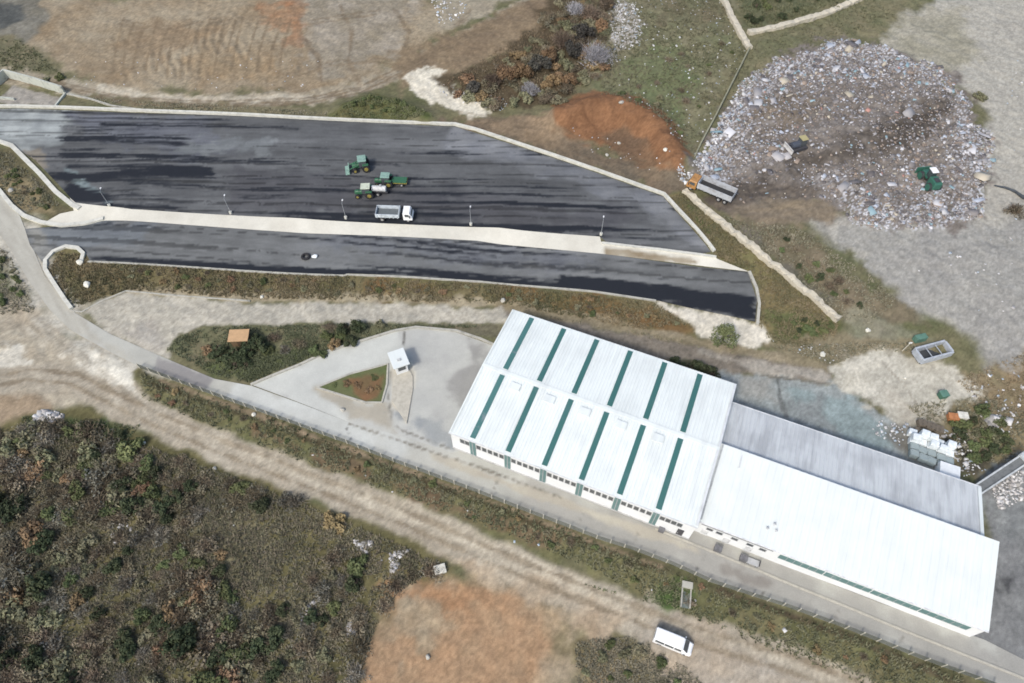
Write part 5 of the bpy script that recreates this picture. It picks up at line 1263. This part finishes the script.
# grass and weeds as ground cover
def tufts(polys):
    VV = []; CC = []
    for poly, n, h, cA, cB in polys:
        P = W(poly); lo, hi = P.min(0), P.max(0); q = rng.uniform(lo, hi, (int(n*3), 2)); q = q[sdf_poly(q[:, 0], q[:, 1], P) > .1]
        q = q[:n]; dn = fbm(q[:, 0], q[:, 1], 3.0, 888, 3); q = q[rng.uniform(0, 1, len(q)) < dn*1.5]
        for P_ in PAVED[:5]:
            if len(q): q = q[sdf_poly(q[:, 0], q[:, 1], P_) < -.15]
        if not len(q): continue
        z = hfull(q[:, 0], q[:, 1]); m = len(q); f0 = .5 * fbm(q[:, 0], q[:, 1], 2.0, 999, 2) + .5 * fbm(q[:, 0], q[:, 1], 10, 955, 2)
        for k in range(5):
            a = rng.uniform(0, 6.283, m); ln = rng.uniform(.4, 1.1, m)*h; lean = rng.uniform(.2, 1.0, m)*h
            b = q + rng.normal(size=(m, 2))*.10; w_ = rng.uniform(.05, .11, m)
            px_ = np.stack([-np.sin(a), np.cos(a)], 1)*w_[:, None]; tip = b + np.stack([np.cos(a), np.sin(a)], 1)*lean[:, None]
            V = np.stack([np.c_[b - px_, z - .03], np.c_[b + px_, z - .03], np.c_[tip, z + ln]], 1).reshape(-1, 3)
            f = np.clip(.6*f0 + .4*rng.uniform(0, 1, m), 0, 1)[:, None]; c = np.array(cA)*(1-f) + np.array(cB)*f
            VV.append(V); CC.append(np.repeat(c, 3, 0))
    return np.concatenate(VV), np.concatenate(CC)
gA, gB = (.055,.066,.030), (.15,.145,.080); dA, dB = (.13,.115,.075), (.25,.22,.16); rA, rB = (.12,.075,.040), (.20,.15,.085)
V, C = tufts([
  ([(140,370),(194,389.5),(288,423.5),(397,464.5),(473,492.5),(598,540.5),(710,583.5),(836,627),(968,678),(968,682),(836,632),(710,589),(598,546),(473,498),(397,469),(288,428),(194,394),(140,374)], 5200, .55, (.030,.042,.018), (.095,.085,.045)),
 (SCRUB, 24000, .5, (.058,.060,.034), (.20,.18,.11)), (SCRUB, 7000, .65, (.080,.066,.045), (.20,.17,.115)),
 ([(140,374),(288,428),(473,496),(598,544),(710,587),(836,630),(968,681),(880,690),(700,622),(560,555),(420,503),(250,443),(140,396)], 17000, .45, (.045,.060,.024), (.19,.175,.105)),
 ([(75,308),(46,270),(60,252),(84,254),(90,263),(345,277),(500,285),(655,303),(690,325),(640,330),(500,304),(250,299),(127,290)], 11000, .4, (.045,.058,.024), rB),
 ([(166,350),(180,336),(206,327),(400,324),(500,326),(395,331),(330,350),(251,383),(215,376)], 7000, .32, gA, (.13,.14,.08)),
 ([(664,199),(692,191),(712,215),(770,262),(838,322),(836,337),(800,347),(772,344),(758,325),(760,300),(752,274),(718,260)], 7500, .35, gA, rB),
 ([(600,0),(730,0),(748,50),(692,165),(660,130),(600,98)], 6000, .4, gA, dA),
 ([(742,38),(870,-5),(900,20),(800,52),(755,75),(700,150)], 2500, .35, gA, dA),
 ([(735,0),(865,-5),(760,28),(746,26)], 1500, .45, gA, gB),
 ([(715,215),(800,228),(850,262),(900,300),(870,325),(838,318),(790,278)], 2200, .35, gA, dB),
 ([(330,119),(372,97),(400,104),(440,122)], 1200, .35, (.05,.08,.025), gB),
 ([(440,85),(540,25),(600,0),(605,80),(500,110)], 2500, .4, dA, rA),
 ([(575,642),(620,634),(650,642),(690,667),(715,700),(575,700)], 2600, .32, (.075,.075,.042), dB),
 ([(-10,152),(10,152),(62,206),(28,211),(-10,185)], 1200, .35, gA, dB),
 ([(-10,242),(8,252),(30,290),(36,312),(-10,316)], 900, .35, gA, dB),
 ([(70,96),(330,113),(330,118),(150,111)], 1200, .3, gA, dB), ([(-10,36),(28,42),(60,72),(-10,72)], 700, .35, gA, gB),
 ([(765,345),(905,342),(940,352),(868,350),(832,366)], 900, .3, gA, dB), ([(905,405),(985,395),(1040,420),(1040,465),(960,462)], 1600, .4, gA, dB),
 ([(318,388),(388,366),(384,401),(366,401)], 500, .25, gA, rB), ([(955,380),(1030,350),(1030,430),(1000,420)], 900, .3, dA, rB),
 ([(500,307),(640,332),(740,351),(735,356),(640,338)], 600, .3, dA, gB), ([(20,415),(140,425),(130,445),(20,440)], 900, .4, (.05,.08,.025), gB),
 ([(560,575),(600,590),(640,600),(660,580),(690,585),(690,605),(660,606)], 600, .3, (.04,.08,.022), gB),
])
tag(mesh_np('weeds', V, np.arange(len(V)).reshape(-1, 3), attr_mat('grass_blades', .8, .15, 0, 0, .88, 1.4), col=C), kind='stuff')

# ------------------------------------------------------------------ waste and litter
def flakes(poly, n, lo, hi, pal, wts, dens_fn=None, lift=.05, tilt=.5):
    P = W(poly) if not isinstance(poly, np.ndarray) else poly; a, b = P.min(0), P.max(0)
    q = rng.uniform(a, b, (n*2, 2)); q = q[sdf_poly(q[:, 0], q[:, 1], P) + (5.5*(fbm(q[:, 0], q[:, 1], 6, 611, 4) - .45) if P is lfill_w else 0) > 0][:n]
    if dens_fn is not None: q = q[rng.uniform(0, 1, len(q)) < dens_fn(q[:, 0], q[:, 1])]
    m = len(q); z = hfull(q[:, 0], q[:, 1]) + lift
    nr = rng.normal(size=(m, 3))*tilt; nr[:, 2] = 1; nr /= np.linalg.norm(nr, axis=1)[:, None]
    t = np.cross(nr, rng.normal(size=(m, 3))); t /= np.linalg.norm(t, axis=1)[:, None]; bb = np.cross(nr, t)
    s = lo + (hi - lo)*rng.uniform(0, 1, m)[:, None]**2.2; s2 = s*rng.uniform(.3, 1, m)[:, None]; c = np.c_[q, z]; th = s2*rng.uniform(.08, .4, m)[:, None]
    top = [c + t*s*.5*i + bb*s2*.5*j + nr*th for i, j in ((-1,-1),(1,-1),(1,1),(-1,1))]; bot = [c + t*s*.6*i + bb*s2*.6*j - nr*.1 for i, j in ((-1,-1),(1,-1),(1,1),(-1,1))]
    V = np.stack(top + bot, 1).reshape(-1, 3); base = np.arange(m)[:, None]*8
    F = np.concatenate([base + np.array(f) for f in ((0,1,2,3),(0,4,5,1),(1,5,6,2),(2,6,7,3),(3,7,4,0))])
    k = rng.choice(len(pal), m, p=np.array(wts)/sum(wts)); col = np.array(pal)[k]*rng.uniform(.75, 1.1, m)[:, None]
    return V, F, np.repeat(col, 8, 0)
palW = [(.50,.50,.51),(.38,.41,.46),(.34,.33,.33),(.22,.205,.20),(.13,.12,.12),(.25,.20,.16),(.25,.36,.40),(.40,.22,.18),(.42,.38,.30)]
dark_w = W([(735,190),(790,165),(850,140),(900,115),(945,95),(955,120),(900,150),(820,165),(770,185)]); road_w = W([(700,205),(740,182),(820,186),(845,220),(740,222)]); mid_w = W([(750,120),(800,85),(900,75),(950,100),(950,150),(880,190),(800,170)])
def dW(x, y):
    d_ = np.clip(.25 + 1.1*(fbm(x, y, 5, 700, 3) - .3), .10, .9)
    d_ *= 1 - .9*smooth(-3, 3, sdf_poly(x, y, dark_w)); d_ *= 1 - .92*smooth(-1.5, 1.5, sdf_poly(x, y, road_w)); d_ *= 1 - .82*smooth(-6, 6, sdf_poly(x, y, mid_w)); d_ *= 1 - .7*smooth(-2, 3, sdf_poly(x, y, SMEARW)); return d_
V1, F1, C1 = flakes(lfill_w, 11000, .18, .75, palW, [9,7,8,7,5,4,1.5,.3,1.5], dW)
V2, F2, C2 = flakes(lfill_w, 6000, .15, .6, palW, [.5,1,5,8,4,7,.4,.1,.8], lambda x, y: (1 - .85*smooth(-1.5, 1.5, sdf_poly(x, y, road_w)))*(1 - .6*smooth(-3, 3, sdf_poly(x, y, SMEARW))))
V3, F3, C3 = flakes(lfill_w, 700, .7, 2.2, palW, [5,4,6,6,5,5,2,.6,2], dW, .08, .35)
F3 = F3 + len(V1) + len(V2); C1 = np.concatenate([C1, C2, C3]); V1_ = np.concatenate([V1, V2, V3]); F1_ = np.concatenate([F1, F2 + len(V1), F3])
tag(mesh_np('landfill_waste', V1_, F1_, attr_mat('waste', .6, .3), col=C1), kind='stuff')
palL = [(.58,.58,.57),(.38,.37,.36),(.36,.42,.47)]
parts = [flakes(p, n, a, b, palL, [5,3,2]) for p, n, a, b in (
 ([(608,0),(634,2),(645,25),(636,48),(612,50)], 260, .2, .6), ([(600,0),(730,0),(748,50),(692,165),(620,100)], 260, .15, .45), ([(690,170),(715,125),(745,78),(760,70),(725,130),(700,180)], 700, .3, .9), ([(425,80),(470,90),(520,100),(500,112),(450,100)], 80, .15, .45),
 (SCRUB, 60, .12, .3), ([(960,380),(1024,370),(1024,440),(985,430)], 60, .2, .6), ([(560,120),(680,165),(690,180),(600,160)], 50, .15, .4), ([(150,390),(600,560),(880,660),(600,580)], 90, .2, .5), ([(676,172),(695,178),(690,188),(678,182)], 60, .2, .7),
 ([(1000,60),(1024,60),(1024,340),(900,260),(1000,220)], 120, .2, .5), ([(60,60),(330,60),(330,95),(60,85)], 40, .15, .35), ([(430,0),(470,0),(460,20),(440,25)], 60, .3, .7), ([(880,420),(915,425),(900,445),(870,432)], 60, .15, .5), ([(935,430),(960,425),(985,470),(965,478)], 90, .2, .7), ([(760,340),(850,345),(830,365)], 25, .15, .4))]
off = 0; FF = []
for v, f, c in parts: FF.append(f + off); off += len(v)
tag(mesh_np('scattered_litter', np.concatenate([p[0] for p in parts]), np.concatenate(FF), attr_mat('litter', .7, .3), col=np.concatenate([p[2] for p in parts])), kind='stuff')
palR = [(.58,.57,.55),(.44,.42,.40),(.28,.27,.25)]
parts = [flakes(p, n, a, b, palR, [5,4,3], None, .05, .7) for p, n, a, b in (
 ([(30,426),(38,415),(44,410),(54,410),(66,414),(60,422),(42,420)], 110, .25, 1.1), ([(350,540),(358,538),(361,543),(372,539),(374,543),(366,554),(356,550)], 70, .2, .7), ([(388,556),(394,552),(410,548),(412,551),(400,557),(396,572),(391,572)], 90, .15, .6), ([(293,620),(300,612),(309,603),(318,594),(322,600),(312,610),(300,622)], 90, .2, .7), ([(345,622),(354,620),(356,634),(346,634)], 20, .4, .9),
 ([(-5,455),(20,452),(22,470),(-5,474)], 40, .3, .8), ([(985,418),(1010,416),(1012,424),(988,426)], 35, .6, 1.5), ([(110,525),(128,520),(135,540),(115,545)], 30, .3, .7), ([(986,480),(1024,470),(1024,500),(1000,510)], 260, .2, .7))]
off = 0; FF = []
for v, f, c in parts: FF.append(f + off); off += len(v)
tag(mesh_np('rubble', np.concatenate([p[0] for p in parts]), np.concatenate(FF), attr_mat('rubble_pieces', .9, .2), col=np.concatenate([p[2] for p in parts])), kind='stuff')
print('objects', len(bpy.data.objects))
